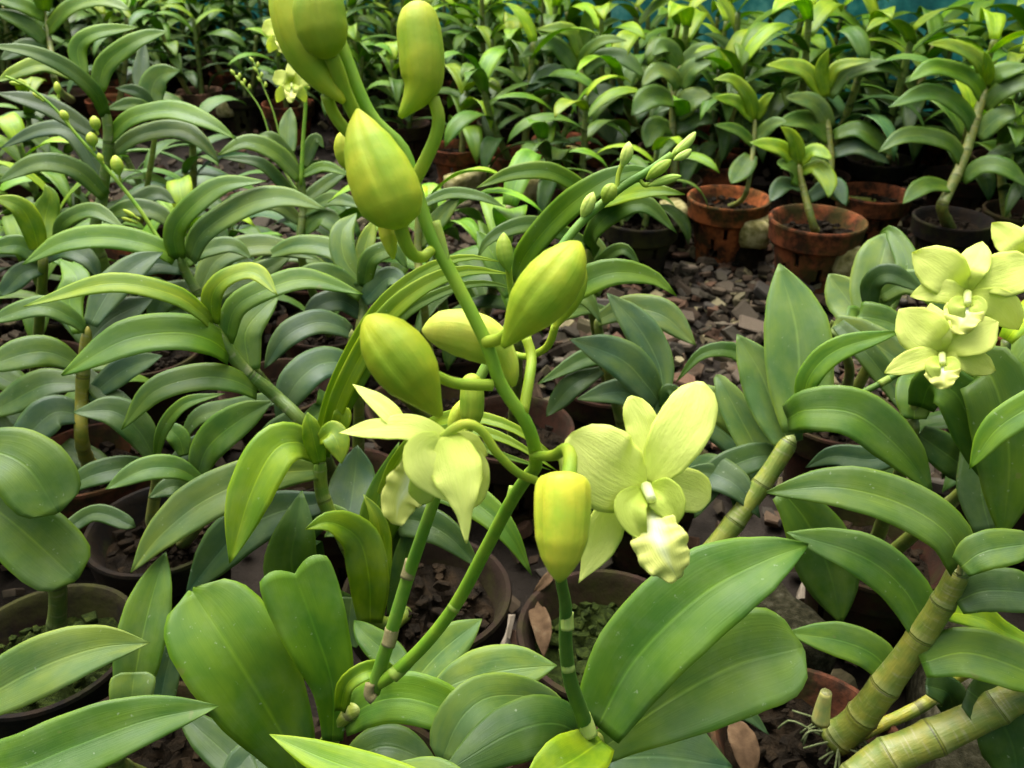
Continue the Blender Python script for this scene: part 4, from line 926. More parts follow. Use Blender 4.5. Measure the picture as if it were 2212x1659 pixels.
for pts, z, w, k in [
  ([(228, 250), (205, 200), (150, 150), (67, 112), (-30, 98)], (.94, .92, .90, .88, .87), 30, 'm'),
  ([(212, 195), (230, 138), (295, 88), (364, 66)], (.94, .94, .94, .95), 36, 'g'),
  ([(180, 165), (168, 105), (205, 72), (300, 58)], (.92, .92, .92, .93), 30, 'g'),
  ([(160, 165), (100, 140), (50, 150), (-10, 178)], (.91, .90, .89, .88), 30, 'y'),
  ([(236, 300), (283, 255), (367, 238), (450, 264), (512, 302)], (.95, .94, .93, .92, .92), 36, 'g'),
  ([(240, 332), (300, 292), (383, 280), (433, 305), (474, 352)], (.96, .95, .94, .93, .93), 36, 'p'),
  ([(228, 425), (167, 368), (83, 352), (-10, 396)], (.96, .94, .92, .91), 38, 'm'),
  ([(205, 290), (100, 228), (-10, 200)], (.95, .94, .93), 36, 'd'),
  ([(225, 470), (280, 450), (340, 460), (382, 500)], (.98, .97, .97, .97), 36, 'm'),
  ([(222, 390), (160, 290), (90, 280), (0, 320)], (.98, .98, .98, .98), 34, 'b'),
  ([(240, 480), (330, 420), (380, 440)], (1.0, 1.0, 1.0), 36, 'd')]:
    lf(Q, pts, z, w, k, .5, 'strap', fold=.19)
stU = traced_tube(H, 'flower_stem', [(396, 585), (350, 527), (300, 450), (233, 367), (167, 293), (117, 233), (60, 187), (12, 165)], (.85, .87, .87, .87, .865, .86, .855, .85), 11, 5, STEM, M_BUD, n=30, ns=8)
for a, b_, w in [((195, 285), (203, 318), 24), ((202, 250), (210, 283), 22), ((248, 335), (258, 380), 26), ((122, 176), (126, 205), 14), ((132, 238), (146, 262), 18), ((40, 170), (60, 185), 9), ((20, 178), (40, 182), 9), ((212, 330), (222, 350), 12), ((265, 452), (295, 470), 10), ((262, 470), (290, 480), 9), ((70, 200), (90, 215), 9)]:
    bud(H, [a, ((a[0]+b_[0])/2, (a[1]+b_[1])/2), b_], .863, w, [b_, ((b_[0]*2+a[0]*-.4)/1.6, (b_[1]*2-a[1]*.4)/1.6)], .868, (6, 5), (.38, .46, .04))
P_(-.25, 1.05, .9, BROWN, 'clay pot under the slim orchid that carries the small distant flowers', mix=0)
S = plant(-.25, 1.05, 'slim orchid with two small pale flowers behind the uppermost buds')
cane(S, [(652, 560), (655, 450), (650, 370)], (1.06, 1.05, 1.04), 20, 16, 5, (.12, .18, .03), down=(-.25, 1.05))
for pts, z, w, k in [
  ([(650, 388), (600, 333), (533, 307), (470, 336)], (1.04, 1.03, 1.02, 1.01), 34, 'g'),
  ([(645, 430), (613, 400), (560, 352), (478, 340)], (1.04, 1.02, 1.0, .99), 22, 'd'),
  ([(653, 378), (700, 360), (752, 378)], (1.04, 1.04, 1.04), 20, 'g'),
  ([(625, 330), (622, 280), (628, 232)], (1.08, 1.09, 1.10), 34, 'p'),
  ([(640, 370), (590, 300), (560, 290)], (1.06, 1.05, 1.05), 30, 'm'),
  ([(655, 360), (680, 300), (700, 320)], (1.05, 1.05, 1.05), 26, 'm'),
  ([(655, 460), (720, 430), (800, 450)], (1.05, 1.04, 1.04), 26, 'p'),
  ([(650, 480), (590, 440), (500, 450)], (1.06, 1.05, 1.05), 28, 'p'),
  ([(655, 500), (700, 470), (750, 520)], (1.05, 1.04, 1.03), 36, 'm'),
  ([(650, 440), (700, 400), (760, 360)], (1.07, 1.08, 1.09), 26, 'm')]:
    lf(S, pts, z, w, k, .5, 'strap', fold=.19)
st5 = traced_tube(S, 'flower_stem', [(650, 400), (655, 300), (660, 210), (650, 130), (635, 60)], (1.04, 1.04, 1.04, 1.04, 1.05), 9, 6, STEM, M_BUD, n=20, ns=8)
for c, q in (((612, 72), 1.0), ((630, 180), .9)):
    flower(S, c, 1.02, [('petal', [(c[0]-14*q, c[1]-8), (c[0]-28*q, c[1]-12), (c[0]-46*q, c[1]-10)], 36*q, 'round'), ('sepal', [(c[0]-2, c[1]-16), (c[0]-2, c[1]-30), (c[0]-4, c[1]-46)], 24*q, 'petal'), ('petal', [(c[0]+14, c[1]-6), (c[0]+28, c[1]-12), (c[0]+44, c[1]-16)], 36*q, 'round'), ('sepal', [(c[0]-12, c[1]+12), (c[0]-24, c[1]+24), (c[0]-32, c[1]+42)], 28*q, 'petal'), ('sepal', [(c[0]+12, c[1]+12), (c[0]+22, c[1]+24), (c[0]+30, c[1]+42)], 28*q, 'petal')], ((c[0], c[1]+4), (c[0]-2, c[1]+22), (c[0]-4, c[1]+42)), 30, 30*q, [(c[0]+36, c[1]+10), (c[0]+18, c[1]+2), (c[0]+2, c[1])])
for pts in ([(585, 300), (565, 240), (535, 195), (503, 158)], [(605, 300), (590, 240), (570, 190), (545, 126)]):
    sp = traced_tube(S, 'flower_stem', [(648, 420), (615, 370)]+pts, (1.045, 1.055, 1.06, 1.06, 1.06, 1.06), 6, 3, (.20, .30, .03), M_BUD, n=16, ns=6)
    for i in range(6):
        x, y = pts[2][0]*(1-i/6)+pts[3][0]*i/6, pts[2][1]*(1-i/6)+pts[3][1]*i/6; s_ = -1 if i % 2 else 1
        bud(S, [(x+s_*7-4, y-14), (x+s_*4, y-6), (x, y)], 1.06, 7, None, color=(.34, .44, .05))
P_(-.60, .93, .92, BROWN, 'clay pot at the left edge under bright young leaves', mix=0)
Wp = plant(-.60, .93, 'bright young orchid at the left edge with upright folded leaves')
cane(Wp, [(92, 600), (90, 540)], (.86, .85), 24, 20, 3, down=(-.60, .93))
for pts, z, w, k in [
  ([(84, 545), (70, 490), (40, 445), (-20, 425)], (.85, .84, .83, .82), 42, 'y'),
  ([(93, 540), (98, 470), (108, 425), (98, 398)], (.85, .86, .86, .86), 48, 'y'),
  ([(125, 520), (140, 478), (200, 455), (268, 492)], (.86, .85, .84, .83), 32, 'm'),
  ([(88, 560), (40, 530), (-30, 540)], (.85, .84, .83), 40, 'm'),
  ([(95, 560), (140, 540), (190, 560), (220, 610)], (.86, .85, .84, .84), 36, 'b'),
  ([(90, 580), (50, 590), (0, 640)], (.85, .84, .83), 40, 'b')]:
    lf(Wp, pts, z, w, k, .4, 'strap', fold=.19)
P_(-.62, 1.30, .92, TERRA, 'terracotta pot under the pale leaf pair at the upper left', mix=0)
Tp = plant(-.62, 1.30, 'small orchid with a pale upright leaf beside the upper left orchid')
cane(Tp, [(330, 330), (332, 270), (332, 225)], (1.27, 1.26, 1.25), 14, 11, 3, down=(-.62, 1.30))
for pts, z, w, k in [([(332, 232), (328, 195), (345, 165), (388, 152)], (1.25, 1.25, 1.25, 1.25), 46, 'p'), ([(328, 230), (306, 170), (312, 90)], (1.25, 1.26, 1.28), 32, 'b'), ([(330, 235), (300, 200), (250, 190)], (1.25, 1.24, 1.23), 24, 'd'), ([(330, 240), (290, 225), (230, 235)], (1.25, 1.23, 1.22), 24, 'm'), ([(335, 250), (370, 235), (420, 250)], (1.26, 1.25, 1.24), 22, 'm')]:
    lf(Tp, pts, z, w, k, .4, 'strap')
# ---- V: plant right of G
P_(-.10, .84, .92, BROWN, 'clay pot behind the arching strap leaves in the front bed', mix=0)
V_ = plant(-.10, .84, 'orchid with bluish drooping leaves behind the arching strap leaves')
cane(V_, [(790, 760), (785, 660), (780, 590)], (.86, .85, .84), 26, 20, 4, down=(-.10, .84))
for pts, z, w, k in [
  ([(782, 610), (745, 560), (740, 500), (770, 460)], (.84, .84, .85, .87), 46, 'p'),
  ([(785, 620), (800, 560), (850, 540), (880, 580)], (.84, .83, .83, .83), 38, 'm'),
  ([(782, 640), (730, 600), (680, 590), (600, 620)], (.84, .83, .82, .82), 40, 'm'),
  ([(785, 650), (840, 600), (880, 620)], (.84, .83, .82), 44, 'b'),
  ([(780, 600), (790, 530), (810, 470)], (.86, .87, .88), 34, 'y'),
  ([(785, 680), (740, 650), (690, 660), (650, 700)], (.85, .84, .83, .83), 44, 'b'),
  ([(786, 700), (830, 680), (870, 700)], (.85, .84, .83), 44, 'd'),
  ([(780, 590), (720, 540), (640, 530), (560, 560)], (.87, .88, .89, .90), 40, 'p')]:
    lf(V_, pts, z, w, k, .45, 'strap', fold=.19)
cane(V_, [(915, 650), (903, 560), (905, 436)], (.89, .885, .88), 22, 16, 4, down=(-.09, .85))
lf(V_, [(902, 530), (942, 480), (995, 420)], (.885, .88, .88), 34, 'p', .45, 'strap', fold=.19)
lf(V_, [(905, 445), (970, 418), (1035, 424), (1090, 447)], (.88, .88, .88, .88), 22, 'm', .45, 'strap', fold=.19)

# ================================================================== FAR ROWS: potted orchids built once per kind and copied
def leaf3d(parent, base, az, length, width, elev, droop, color, fold=.22, n=11, nu=4, twist=0.0):
    C = []; p = Vector((0, 0, 0)); m = 60; pts = [p.copy()]
    for i in range(m):
        t = i/m; a = elev-droop*(t**1.25); p = p+Vector((math.cos(a), twist*t*.3, math.sin(a)))*(length/m); pts.append(p.copy())
    C = [pts[int(round(i*m/(n-1)))] for i in range(n)]; T = tangents(C)
    Rz = Matrix.Rotation(az, 3, 'Z'); N = []
    for i in range(n):
        nn = Vector((-T[i].z, 0, T[i].x)); N.append(Matrix.Rotation(twist*i/n, 3, T[i]) @ nn)
    C = [base+Rz @ c for c in C]; N = [Rz @ q for q in N]
    V, Fc, uv = blade(C, N, width/2, rng.choice(('leaf', 'strap', 'strap')), nu, .0010, fold, .05, .05, 1.6, rng.uniform(0, 6))
    return make('leaf', V, Fc, M_LEAF, parent, base, uv, color)
def proto(kind):
    e = thing('orchid_plant', (0, 0, 0), 'potted orchid', 'orchid plant')
    r = rng
    spec = {'tall': [(.27, 9, 0.0), (.18, 6, .6)], 'mid': [(.21, 8, .1), (.14, 6, .5)], 'three': [(.24, 8, .15), (.20, 7, .35), (.12, 5, .6)], 'young': [(.15, 6, .1)], 'lush': [(.24, 9, .1), (.21, 8, .3)], 'dark': [(.22, 8, .25), (.15, 6, .55)]}[kind]
    az0 = r.uniform(0, 6.28)
    for ci, (hgt, nl, lean) in enumerate(spec):
        la = az0+ci*2.3; b = Vector((math.cos(la)*.018*(ci+.3), math.sin(la)*.018*(ci+.3), .088))
        top = b+Vector((math.cos(la)*lean*hgt, math.sin(la)*lean*hgt, hgt)); mid = (b+top)*.5+Vector((math.cos(la)*lean*hgt*.12, math.sin(la)*lean*hgt*.12, -.01*lean))
        C = spline([b, mid, top], 22); R = []
        for i in range(22):
            t = i/21; ph = (t*6) % 1; R.append((.0080-.0026*t)*(1+.10*math.exp(-(min(ph, 1-ph)/.12)**2)))
        V, Fc, uv = tube(C, R, 8); uv = [(a, b*6) for a, b in uv]; make('cane', V, Fc, M_CANE, e, C[0], uv, (CANE[0]*r.uniform(.7, 1.2), CANE[1]*r.uniform(.8, 1.1), CANE[2]))
        pl = r.uniform(0, 6.28)
        for k in range(nl):
            t = .30+.70*k/(nl-1); q = C[min(21, int(t*21))]; last = k/(nl-1)
            ck = 'd' if last < .3 else ('m' if last < .7 else ('y' if kind in ('young', 'tall') or ci == 0 and last > .85 else 'g'))
            if kind == 'dark': ck = 'b' if last < .5 else 'd'
            if kind == 'young': ck = 'y' if last > .4 else 'g'
            L_ = r.uniform(.15, .20)*(1-.30*max(0, last-.75)/.25)*(0.85 if last < .12 else 1)
            leaf3d(e, q, pl+PI*(k % 2)+r.gauss(0, .30), L_, r.uniform(.034, .045), math.radians(r.uniform(24, 48)+22*last**2), math.radians(r.uniform(80, 125)-8*last), kc(ck), twist=r.gauss(0, .35))
    return e
KINDS = ['tall', 'mid', 'three', 'young', 'lush', 'dark', 'tall', 'lush', 'mid', 'three']
LAB = {'tall': 'tall orchid with one long leafy cane', 'mid': 'medium orchid with two arching canes', 'three': 'bushy orchid with three leafy canes',
       'young': 'small bright green orchid with a single short cane', 'lush': 'lush orchid with two densely leaved canes', 'dark': 'dark blue green orchid with leaning canes'}
protos = [(k, proto(k)) for k in KINDS]
used = [False]*len(protos)
def copy_plant(i, loc, rz, s, label=None, group=None, tint=1.0):
    kind, src = protos[i]
    if not used[i]: used[i] = True; r = src; kids = list(src.children)
    else:
        r = src.copy(); col.objects.link(r); kids = []
        for ch in src.children:
            c = ch.copy(); col.objects.link(c); c.parent = r; kids.append(c)
    r.location = loc; r.rotation_euler = (rng.gauss(0, .05), rng.gauss(0, .05), rz); r.scale = (s, s, s)
    r['label'] = label or LAB[kind]; r['category'] = 'orchid plant'
    if 'group' in r and not group and label: del r['group']
    if group or not label: r['group'] = group or (kind+' orchids in the far rows')
    g0 = rng.uniform(.95, 1.38)*tint
    for c in kids:
        if c.name.startswith('leaf'):
            g = g0*rng.uniform(.80, 1.15)
            c.color = (c.color[0]*g*rng.uniform(.92, 1.1), c.color[1]*g, c.color[2]*g, 1)
    return r
IDX = {k: [i for i, q in enumerate(KINDS) if q == k] for k in set(KINDS)}
def pick(k): return rng.choice(IDX[k])
occupied = list(POTS)
def put(x, y, kind, ps, color, plabel, qlabel, pgroup=None, qgroup=None, mix=0, rz=None, hs=1.0):
    occupied.append((x, y))
    pot(x, y, ps, color, plabel, pgroup, mix)
    return copy_plant(pick(kind), (x, y, (ps-1)*.09), rng.uniform(0, 6.28) if rz is None else rz, hs, qlabel, qgroup)

# first plants beyond the path, drawn leaf by leaf
def far_plant(pxy, z, cpts, cw, leaves, label, kind='strap', shift=(0, 0)):
    p = gp(pxy[0], pxy[1], .11); x, y = p.x+shift[0], p.y+shift[1]
    e = plant(x, y, label)
    zs = (z,)*len(cpts)
    cane(e, cpts, zs, cw, cw*.75, 6, (.17, .19, .035), down=(x, y))
    for pts, w, k in leaves: lf(e, pts, [z, z-.02, z-.04, z-.05][:len(pts)], w, k, .5, kind, n=14, nu=6, fold=.19)
    return e
far_plant((2060, 470), 1.46, [(2035, 450), (2049, 415), (2084, 337), (2114, 237), (2131, 187)], 26, [
  ([(2082, 352), (2046, 307), (1959, 293), (1897, 329)], 34, 'm'), ([(2104, 282), (2079, 237), (2009, 200), (1919, 232)], 34, 'm'), ([(2126, 215), (2096, 170), (2021, 145), (1960, 177)], 34, 'g'),
  ([(2131, 184), (2114, 132), (2059, 100), (2005, 95)], 28, 'y'), ([(2134, 190), (2159, 158), (2225, 142)], 34, 'g'), ([(2126, 236), (2159, 200), (2212, 178), (2270, 190)], 36, 'm'),
  ([(2112, 297), (2159, 252), (2222, 238)], 40, 'p'), ([(2078, 390), (2121, 358), (2171, 362), (2222, 405)], 34, 'm'), ([(2130, 188), (2135, 150), (2125, 110)], 20, 'y'), ([(2056, 405), (2000, 400), (1950, 440)], 32, 'm')],
  'tallest orchid with a leaning jointed cane and long arched leaves')
far_plant((1890, 415), 1.62, [(1800, 420), (1794, 337), (1781, 215)], 20, [
  ([(1780, 205), (1734, 150), (1655, 140)], 30, 'y'), ([(1785, 195), (1809, 145), (1884, 130)], 22, 'y'), ([(1790, 210), (1834, 155), (1909, 143), (1948, 168)], 30, 'm'), ([(1794, 278), (1759, 225), (1697, 210)], 34, 'p'),
  ([(1794, 302), (1746, 262), (1677, 267)], 36, 'm'), ([(1801, 292), (1859, 280), (1931, 337)], 32, 'm'), ([(1799, 332), (1859, 316), (1921, 354)], 32, 'b'), ([(1797, 350), (1760, 330), (1700, 350)], 34, 'd'), ([(1783, 210), (1775, 150), (1790, 105)], 26, 'y')],
  'dark blue green orchid behind the broad mossy pot')
far_plant((1215, 300), 1.86, [(1262, 320), (1256, 250), (1256, 175), (1250, 120)], 17, [
  ([(1245, 152), (1193, 95), (1121, 124)], 32, 'm'), ([(1247, 184), (1193, 158), (1136, 198)], 34, 'b'), ([(1256, 164), (1293, 127), (1343, 123), (1395, 168)], 32, 'm'), ([(1253, 152), (1268, 112), (1306, 87), (1355, 88)], 22, 'g'),
  ([(1256, 125), (1231, 67), (1159, 63)], 26, 'y'), ([(1258, 220), (1306, 203), (1345, 248)], 40, 'd'), ([(1260, 230), (1305, 270), (1322, 312)], 46, 'd'), ([(1256, 120), (1268, 60), (1262, 20)], 28, 'g'), ([(1255, 215), (1220, 215), (1180, 250)], 28, 'd')],
  'tall orchid with a yellowish cane in the thin rimmed pot')
far_plant((1440, 385), 1.72, [(1456, 380), (1453, 300), (1455, 200), (1470, 140)], 18, [
  ([(1466, 195), (1456, 168), (1421, 153), (1386, 187)], 32, 'p'), ([(1458, 225), (1443, 213), (1406, 210), (1364, 250)], 40, 'm'), ([(1468, 190), (1493, 150), (1538, 134)], 36, 'p'), ([(1460, 250), (1493, 217), (1538, 207)], 44, 'p'),
  ([(1472, 140), (1506, 113), (1553, 104)], 30, 'm'), ([(1453, 280), (1418, 273), (1396, 320)], 40, 'm'), ([(1456, 282), (1506, 258), (1538, 267)], 36, 'd'), ([(1470, 150), (1440, 100), (1410, 120)], 34, 'm')],
  'orchid with grey green leaf pairs behind the black pot at the path edge')
far_plant((1575, 425), 1.52, [(1610, 420), (1628, 312), (1631, 255)], 13, [
  ([(1629, 262), (1618, 212), (1581, 172), (1541, 172)], 26, 'y'), ([(1629, 258), (1593, 222), (1541, 211)], 24, 'y'), ([(1632, 257), (1651, 222), (1672, 200)], 22, 'y'), ([(1629, 312), (1593, 282), (1544, 270)], 20, 'm'), ([(1622, 335), (1601, 368), (1579, 397)], 42, 'm'), ([(1632, 300), (1668, 270), (1700, 262)], 26, 'm')],
  'young orchid with small bright leaves in the chipped orange pot')
far_plant((1767, 472), 1.44, [(1758, 490), (1733, 400), (1724, 353)], 20, [
  ([(1722, 360), (1687, 321), (1619, 308)], 28, 'y'), ([(1726, 355), (1715, 306), (1686, 273)], 28, 'y'), ([(1728, 352), (1758, 325), (1798, 344)], 26, 'y'), ([(1732, 371), (1765, 360), (1790, 393), (1790, 428)], 32, 'y'), ([(1726, 390), (1702, 365), (1686, 362)], 28, 'm'), ([(1728, 405), (1693, 398), (1663, 437)], 30, 'b'), ([(1745, 430), (1800, 400), (1828, 445)], 34, 'b')],
  'young bright orchid with a short cane in the broad mossy pot')
pq = gp(150, 200, .11); pot(pq.x, pq.y, .92, BROWN, 'brown pot under the upright top left orchid'); occupied.append((pq.x, pq.y))
far_plant((150, 200), 1.25, [(125, 190), (112, 120), (97, 20)], 18, [
  ([(98, 40), (50, 12), (-30, -10)], 28, 'g'), ([(100, 92), (50, 48), (-20, 20)], 30, 'm'), ([(100, 70), (150, 18), (220, 0), (284, 24)], 30, 'g'), ([(97, 25), (90, -20), (110, -60)], 26, 'y'), ([(105, 110), (60, 100), (0, 130)], 28, 'd')],
  'upright orchid at the top left with broad arching leaves')
# first row beyond the path, placed at the pots' rims in the picture
def rim(x, y, h=.12): p = gp(x, y, h); return p.x, p.y
for (rx_, ry_, wpx, kind, color, pl, ql, mix, hs) in [
  (1575, 425, 178, 'young', ORANGE, 'orange terracotta pot with chipped rim standing at the edge of the path', None, 1, .95),
  (1767, 472, 202, 'young', TERRA, 'broad brown terracotta pot with green moss beside the chipped orange pot', None, 1, .95),
  (1385, 470, 175, 'mid', BLACK, 'black pot at the path edge left of the chipped orange pot', 'low orchid in the black pot at the path edge', 0, .8),
  (1255, 395, 150, 'mid', BROWN, 'dark terracotta pot behind the black pot at the path edge', 'orchid with two canes in the dark pot behind the black pot', 3, .95),
  (1440, 385, 155, 'mid', BROWN, 'dark pot between the black pot and the chipped orange pot', None, 0, 1.0),
  (988, 315, 125, 'young', TERRA, 'red terracotta pot with wide side slots beside the mossy beam', 'slender young orchid in the red slotted pot beside the mossy beam', 1, 1.0),
  (1215, 300, 135, 'tall', TERRA, 'thin rimmed terracotta pot behind the mossy beam', None, 1, 1.0),
  (1095, 262, 130, 'three', BLACK, 'black pot behind the mossy beam', 'bushy orchid in the black pot behind the mossy beam', 0, .95),
  (1540, 345, 150, 'three', TERRA, 'terracotta pot directly behind the chipped orange pot', 'bushy orchid with old bare canes behind the chipped orange pot', 0, 1.0),
  (1890, 415, 160, 'dark', TERRA, 'red rimmed pot behind the broad mossy pot', None, 0, .95),
  (2060, 470, 170, 'tall', BLACK, 'black pot under the tallest cane right of the broad mossy pot', None, 0, 1.10),
  (2215, 455, 170, 'lush', BROWN, 'brown pot right of the black pot under the tallest cane', 'lush orchid right of the tallest cane', 0, 1.0),
  (2190, 690, 240, 'mid', ORANGE, 'bright orange clay pot behind the pair of pale flowers', 'low orchid in the bright orange pot behind the pale flowers', 3, .55),
  (430, 195, 100, 'lush', (.30, .16, .10), 'pale banded clay pot in the dark upper left row', 'dense dark orchid in the pale banded pot', 0, .95),
  (528, 200, 105, 'dark', BLACK, 'black pot beside the pale banded clay pot', 'dark orchid in the black pot beside the pale banded pot', 0, .9),
  (622, 222, 115, 'mid', TERRA, 'red clay pot below the small distant flowers', 'orchid in the red clay pot below the small distant flowers', 1, .9),
  (268, 178, 100, 'lush', TERRA, 'small red clay pot left of the pale banded pot', 'dense orchid in the small red pot at the upper left', 0, .95),
  (760, 235, 115, 'three', BROWN, 'brown clay pot hidden behind the uppermost buds', 'bushy orchid behind the uppermost buds', 0, .95),
  (870, 265, 120, 'mid', BROWN, 'brown clay pot left of the red slotted pot', 'medium orchid left of the red slotted pot', 0, .9)]:
    p = gp(rx_, ry_, .12); z = px((p.x, p.y, .12))[2]; s = max(.85, min(1.15, wpx*z/F/.151))
    p = gp(rx_, ry_, .12*s)
    if ql is None: occupied.append((p.x, p.y)); pot(p.x, p.y, s, color, pl, None, mix)
    else: put(p.x, p.y, kind, s, color, pl, ql, mix=mix, hs=hs)
# the rows behind: lines parallel to the path edge
a_, b_ = Vector((.62, 1.40, 0)), Vector((-.95, 2.35, 0)); d_ = (b_-a_).normalized(); n_ = Vector((-d_.y, d_.x, 0)) * -1
if n_.y < 0: n_ = -n_
cnt = 0
for row in range(0, 11):
    for k in range(-11, 26):
        q = a_+d_*(k*.17+(row % 2)*.085)+n_*(row*.165)+Vector((rng.gauss(0, .018), rng.gauss(0, .018), 0))
        if row == 0 and -7 < k < 12: continue
        X, Y, Z = px((q.x, q.y, .25))
        if Z < 1.0 or X < -220 or X > 2440: continue
        # keep in front of the net
        na, nb = Vector((1.9, 2.05, 0)), Vector((-3.4, 4.9, 0)); nd = (nb-na).normalized(); nn = Vector((-nd.y, nd.x, 0))
        if (q-na).dot(nn) > -.10 if nn.y > 0 else (q-na).dot(nn) < .10: continue
        if any((q.x-u)**2+(q.y-v)**2 < .145**2 for u, v in occupied): continue
        kind = rng.choice(('tall', 'mid', 'three', 'lush', 'lush', 'dark', 'tall'))
        c = rng.choice((TERRA, BROWN, BROWN, BLACK, TERRA)); nm = 'terracotta' if c == TERRA else ('brown' if c == BROWN else 'black')
        hs = rng.uniform(.92, 1.16)*1.05
        put(q.x, q.y, kind, rng.uniform(.88, 1.0), c, nm+' pot in the far rows holding a '+LAB[kind].split(' with')[0], LAB[kind]+' in a '+nm+' pot in the far rows', nm+' pots with '+kind+' orchids in the far rows', kind+' orchids in '+nm+' pots in the far rows', rng.choice((0, 0, 1, 3)), hs=hs); cnt += 1
# filling the left bed and the near edges
FILL = [(-.62, .60), (-.58, .76), (-.76, .86), (-.78, 1.05), (-.62, 1.11), (-.42, 1.13), (-.08, 1.00), (-.95, 1.0), (-.95, 1.25), (-.80, 1.42), (-.78, .66), (.24, .86), (.52, .70), (.50, .52), (-.52, .55), (-.13, 1.16), (-1.1, 1.5), (-.46, 1.30), (-1.0, 1.75), (-1.25, 1.3), (-.30, 1.22), (-.60, 1.50), (-.02, 1.10), (-.42, .86), (-.14, .98), (-.88, .80), (-.36, 1.02)]
for (x, y) in FILL:
    if any((x-u)**2+(y-v)**2 < .14**2 for u, v in occupied): continue
    kind = rng.choice(('mid', 'three', 'lush', 'dark'))
    put(x, y, kind, .92, BROWN, 'brown clay pot in the crowded left bed holding a '+LAB[kind].split(' with')[0], LAB[kind]+' in the crowded left bed', 'brown pots with '+kind+' orchids in the left bed', kind+' orchids in the left bed', 0, hs=rng.uniform(.80, .98))

# ------------------------------------------------------------------ mossy blocks and beams under the far rows
def block(name, cx, cy, z0, lx, ly, lz, rz, label, cat, group=None, seed=0, mat=None):
    V, Fc = [], []; nx, ny, nz = max(3, int(lx/.012)), max(3, int(ly/.012)), max(3, int(lz/.012))
    nx, ny, nz = min(nx, 60), min(ny, 60), min(nz, 10); idx = {}
    def vid(i, j, k):
        if (i, j, k) not in idx:
            p = Vector((-lx/2+lx*i/nx, -ly/2+ly*j/ny, lz*k/nz)); c = Vector((0, 0, lz/2))
            edge = sum((i in (0, nx), j in (0, ny), k in (0, nz)))
            if edge >= 2: p = p+(c-p).normalized()*.003*edge*Vector((1, 1, 1)).normalized().length
            q = p*55+Vector((seed*7.1, seed*3.3, 0)); p = p+Vector((noise.noise(q), noise.noise(q+Vector((9, 0, 0))), noise.noise(q+Vector((0, 9, 0)))))*.0035
            p.z = max(p.z, 0); idx[(i, j, k)] = len(V); V.append(p)
        return idx[(i, j, k)]
    for i in range(nx):
        for j in range(ny):
            Fc.append((vid(i, j, 0), vid(i, j+1, 0), vid(i+1, j+1, 0), vid(i+1, j, 0))); Fc.append((vid(i, j, nz), vid(i+1, j, nz), vid(i+1, j+1, nz), vid(i, j+1, nz)))
    for i in range(nx):
        for k in range(nz):
            Fc.append((vid(i, 0, k), vid(i+1, 0, k), vid(i+1, 0, k+1), vid(i, 0, k+1))); Fc.append((vid(i, ny, k), vid(i, ny, k+1), vid(i+1, ny, k+1), vid(i+1, ny, k)))
    for j in range(ny):
        for k in range(nz):
            Fc.append((vid(0, j, k), vid(0, j, k+1), vid(0, j+1, k+1), vid(0, j+1, k))); Fc.append((vid(nx, j, k), vid(nx, j+1, k), vid(nx, j+1, k+1), vid(nx, j, k+1)))
    R = Matrix.Rotation(rz, 3, 'Z'); o0 = Vector((cx, cy, z0))
    o = make(name, [o0+R @ v for v in V], Fc, mat or M_CONC, None, o0, None, (1, 1, 1)); tag(o, label, cat, group); return o
for i, (x, y, lab) in enumerate([(1460, 478, 'mossy concrete block left of the chipped orange pot'), (1640, 512, 'mossy concrete block between the chipped orange pot and the broad mossy pot'), (1838, 570, 'mossy concrete block right of the broad mossy pot'), (1146, 412, 'mossy concrete block at the end of the mossy beam'), (375, 232, 'mossy concrete block left of the pale banded pot'), (482, 236, 'mossy concrete block right of the pale banded pot')]):
    p = gp(x, y, .075)
    block('concrete_block', p.x, p.y+.03, .05, .052, .075, .052, rng.gauss(0, .12), lab, 'concrete block', None, i)
    block('support_brick', p.x, p.y+.045, -.008, .06, .05, .0595, rng.gauss(0, .1), 'support brick coloured dark like the shaded gap under the '+lab.replace('concrete ', '').replace('the ', ''), 'brick', None, i+10, M_BARK)  # dark colour stands in for the shaded gap below each block
p, q = gp(1005, 385, .06), gp(1165, 345, .06); c = (p+q)*.5; dd = q-p
block('mossy_beam', c.x, c.y, -.004, dd.length+.1, .05, .075, math.atan2(dd.y, dd.x), 'mossy concrete beam lying between the red slotted pot and the rows', 'beam', None, 31)

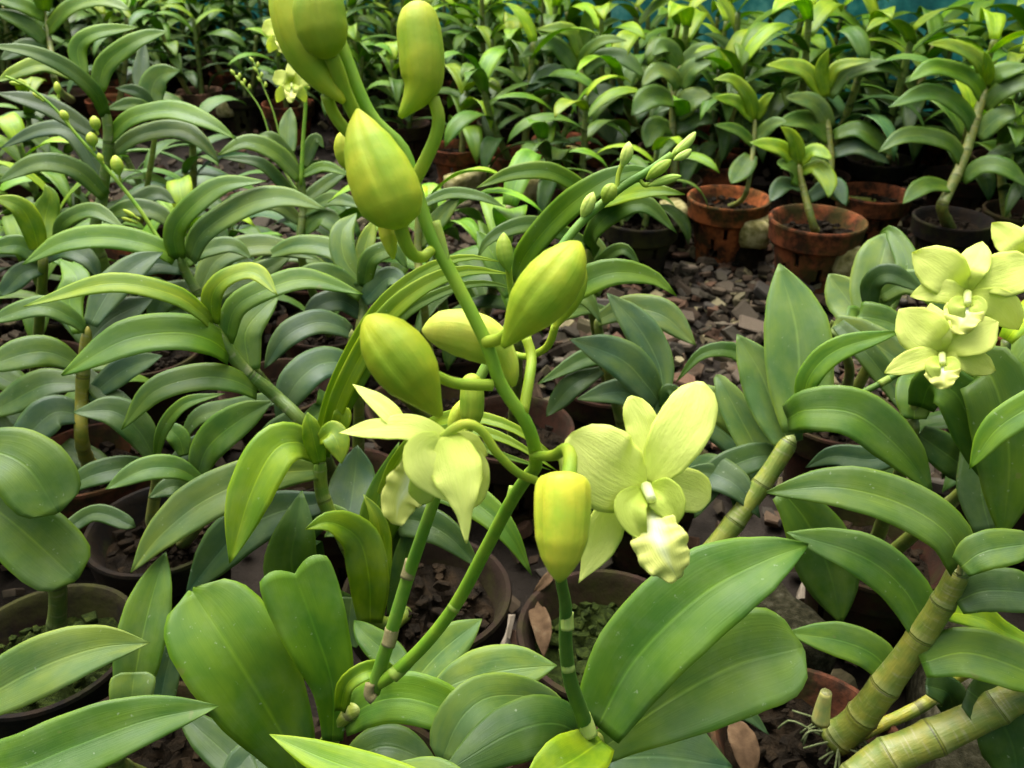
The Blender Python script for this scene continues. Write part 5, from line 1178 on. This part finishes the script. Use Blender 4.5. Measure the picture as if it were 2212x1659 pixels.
M_CONC2 = simple_noise('algae dark concrete', [(.3, (.012, .012, .006)), (.5, (.035, .032, .016)), (.66, (.08, .072, .045)), (.82, (.17, .155, .11))], 120, .95, .8, .003)
block('concrete_block', .238, .565, -.004, .05, .12, .075, .5, 'dark mossy concrete block between the thick cane pot and the hanging leaves', 'concrete block', None, 41, M_CONC2)
block('concrete_beam', .36, .46, -.004, .06, .30, .085, -.35, 'speckled concrete beam right of the pot with the thick cane', 'beam', None, 42, M_CONC2)
for i, (x, y, h, l, a, lab) in enumerate([(1748, 1285, .012, .05, .7, 'pale tile shard behind the two broad leaves'), (640, 1115, .012, .05, .3, 'pale brick piece below the left strap leaves'), (115, 1470, .012, .06, 1.1, 'grey stone piece at the lower left under the long leaves'), (60, 1530, .012, .05, .2, 'brown stone piece under the lower left leaves'), (1060, 1370, .014, .07, .9, 'flat brown slab piece in front of the dark brown pot')]):
    p = gp(x, y, h); sv, sf = SHAPES[i*3]
    R3 = Matrix.Rotation(a, 3, 'Z') @ Matrix.Rotation(.25, 3, 'X')
    o = make('stone_shard', [p+R3 @ (Vector(v)*l) for v in sv], sf, M_CHIP, None, p, None, (.24, .20, .15) if i != 2 else (.17, .155, .135), smooth=False); tag(o, lab, 'stone')
def dry_leaf(pts, z, w, label):
    zs = zlist(z, len(pts)); o = traced(None, 'dry_leaf', pts, z, w, (.20, .125, .06), M_DRY, .3, 'leaf', n=16, nu=8, th=.0006, fold=.5, wave=.25)
    tag(o, label, 'dry leaf')
M_DRY = simple_noise('dry leaf', [(.3, (.035, .020, .010)), (.55, (.085, .052, .027)), (.8, (.15, .11, .065))], 60, .85, .6, .0012)
for (x, y, x2, y2, h, w, lab) in [(1150, 1300, 1175, 1420, .108, 44, 'curled brown dry leaf on the rim of the old mossy pot'), (1585, 1560, 1620, 1690, .10, 60, 'tan papery dry leaf inside the rim of the thick cane pot'), (1195, 1235, 1150, 1285, .112, 22, 'small pale dry sheath behind the drooping yellow bud'), (760, 1010, 800, 1000, .10, 20, 'small dry leaf scrap behind the bright strap leaves')]:
    a, b = gp(x, y, h), gp(x2, y2, h); za, zb = px(a)[2], px(b)[2]
    dry_leaf([(x, y), ((x+x2)/2+8, (y+y2)/2-6), (x2, y2)], (za, (za+zb)/2-.006, zb), w, lab)
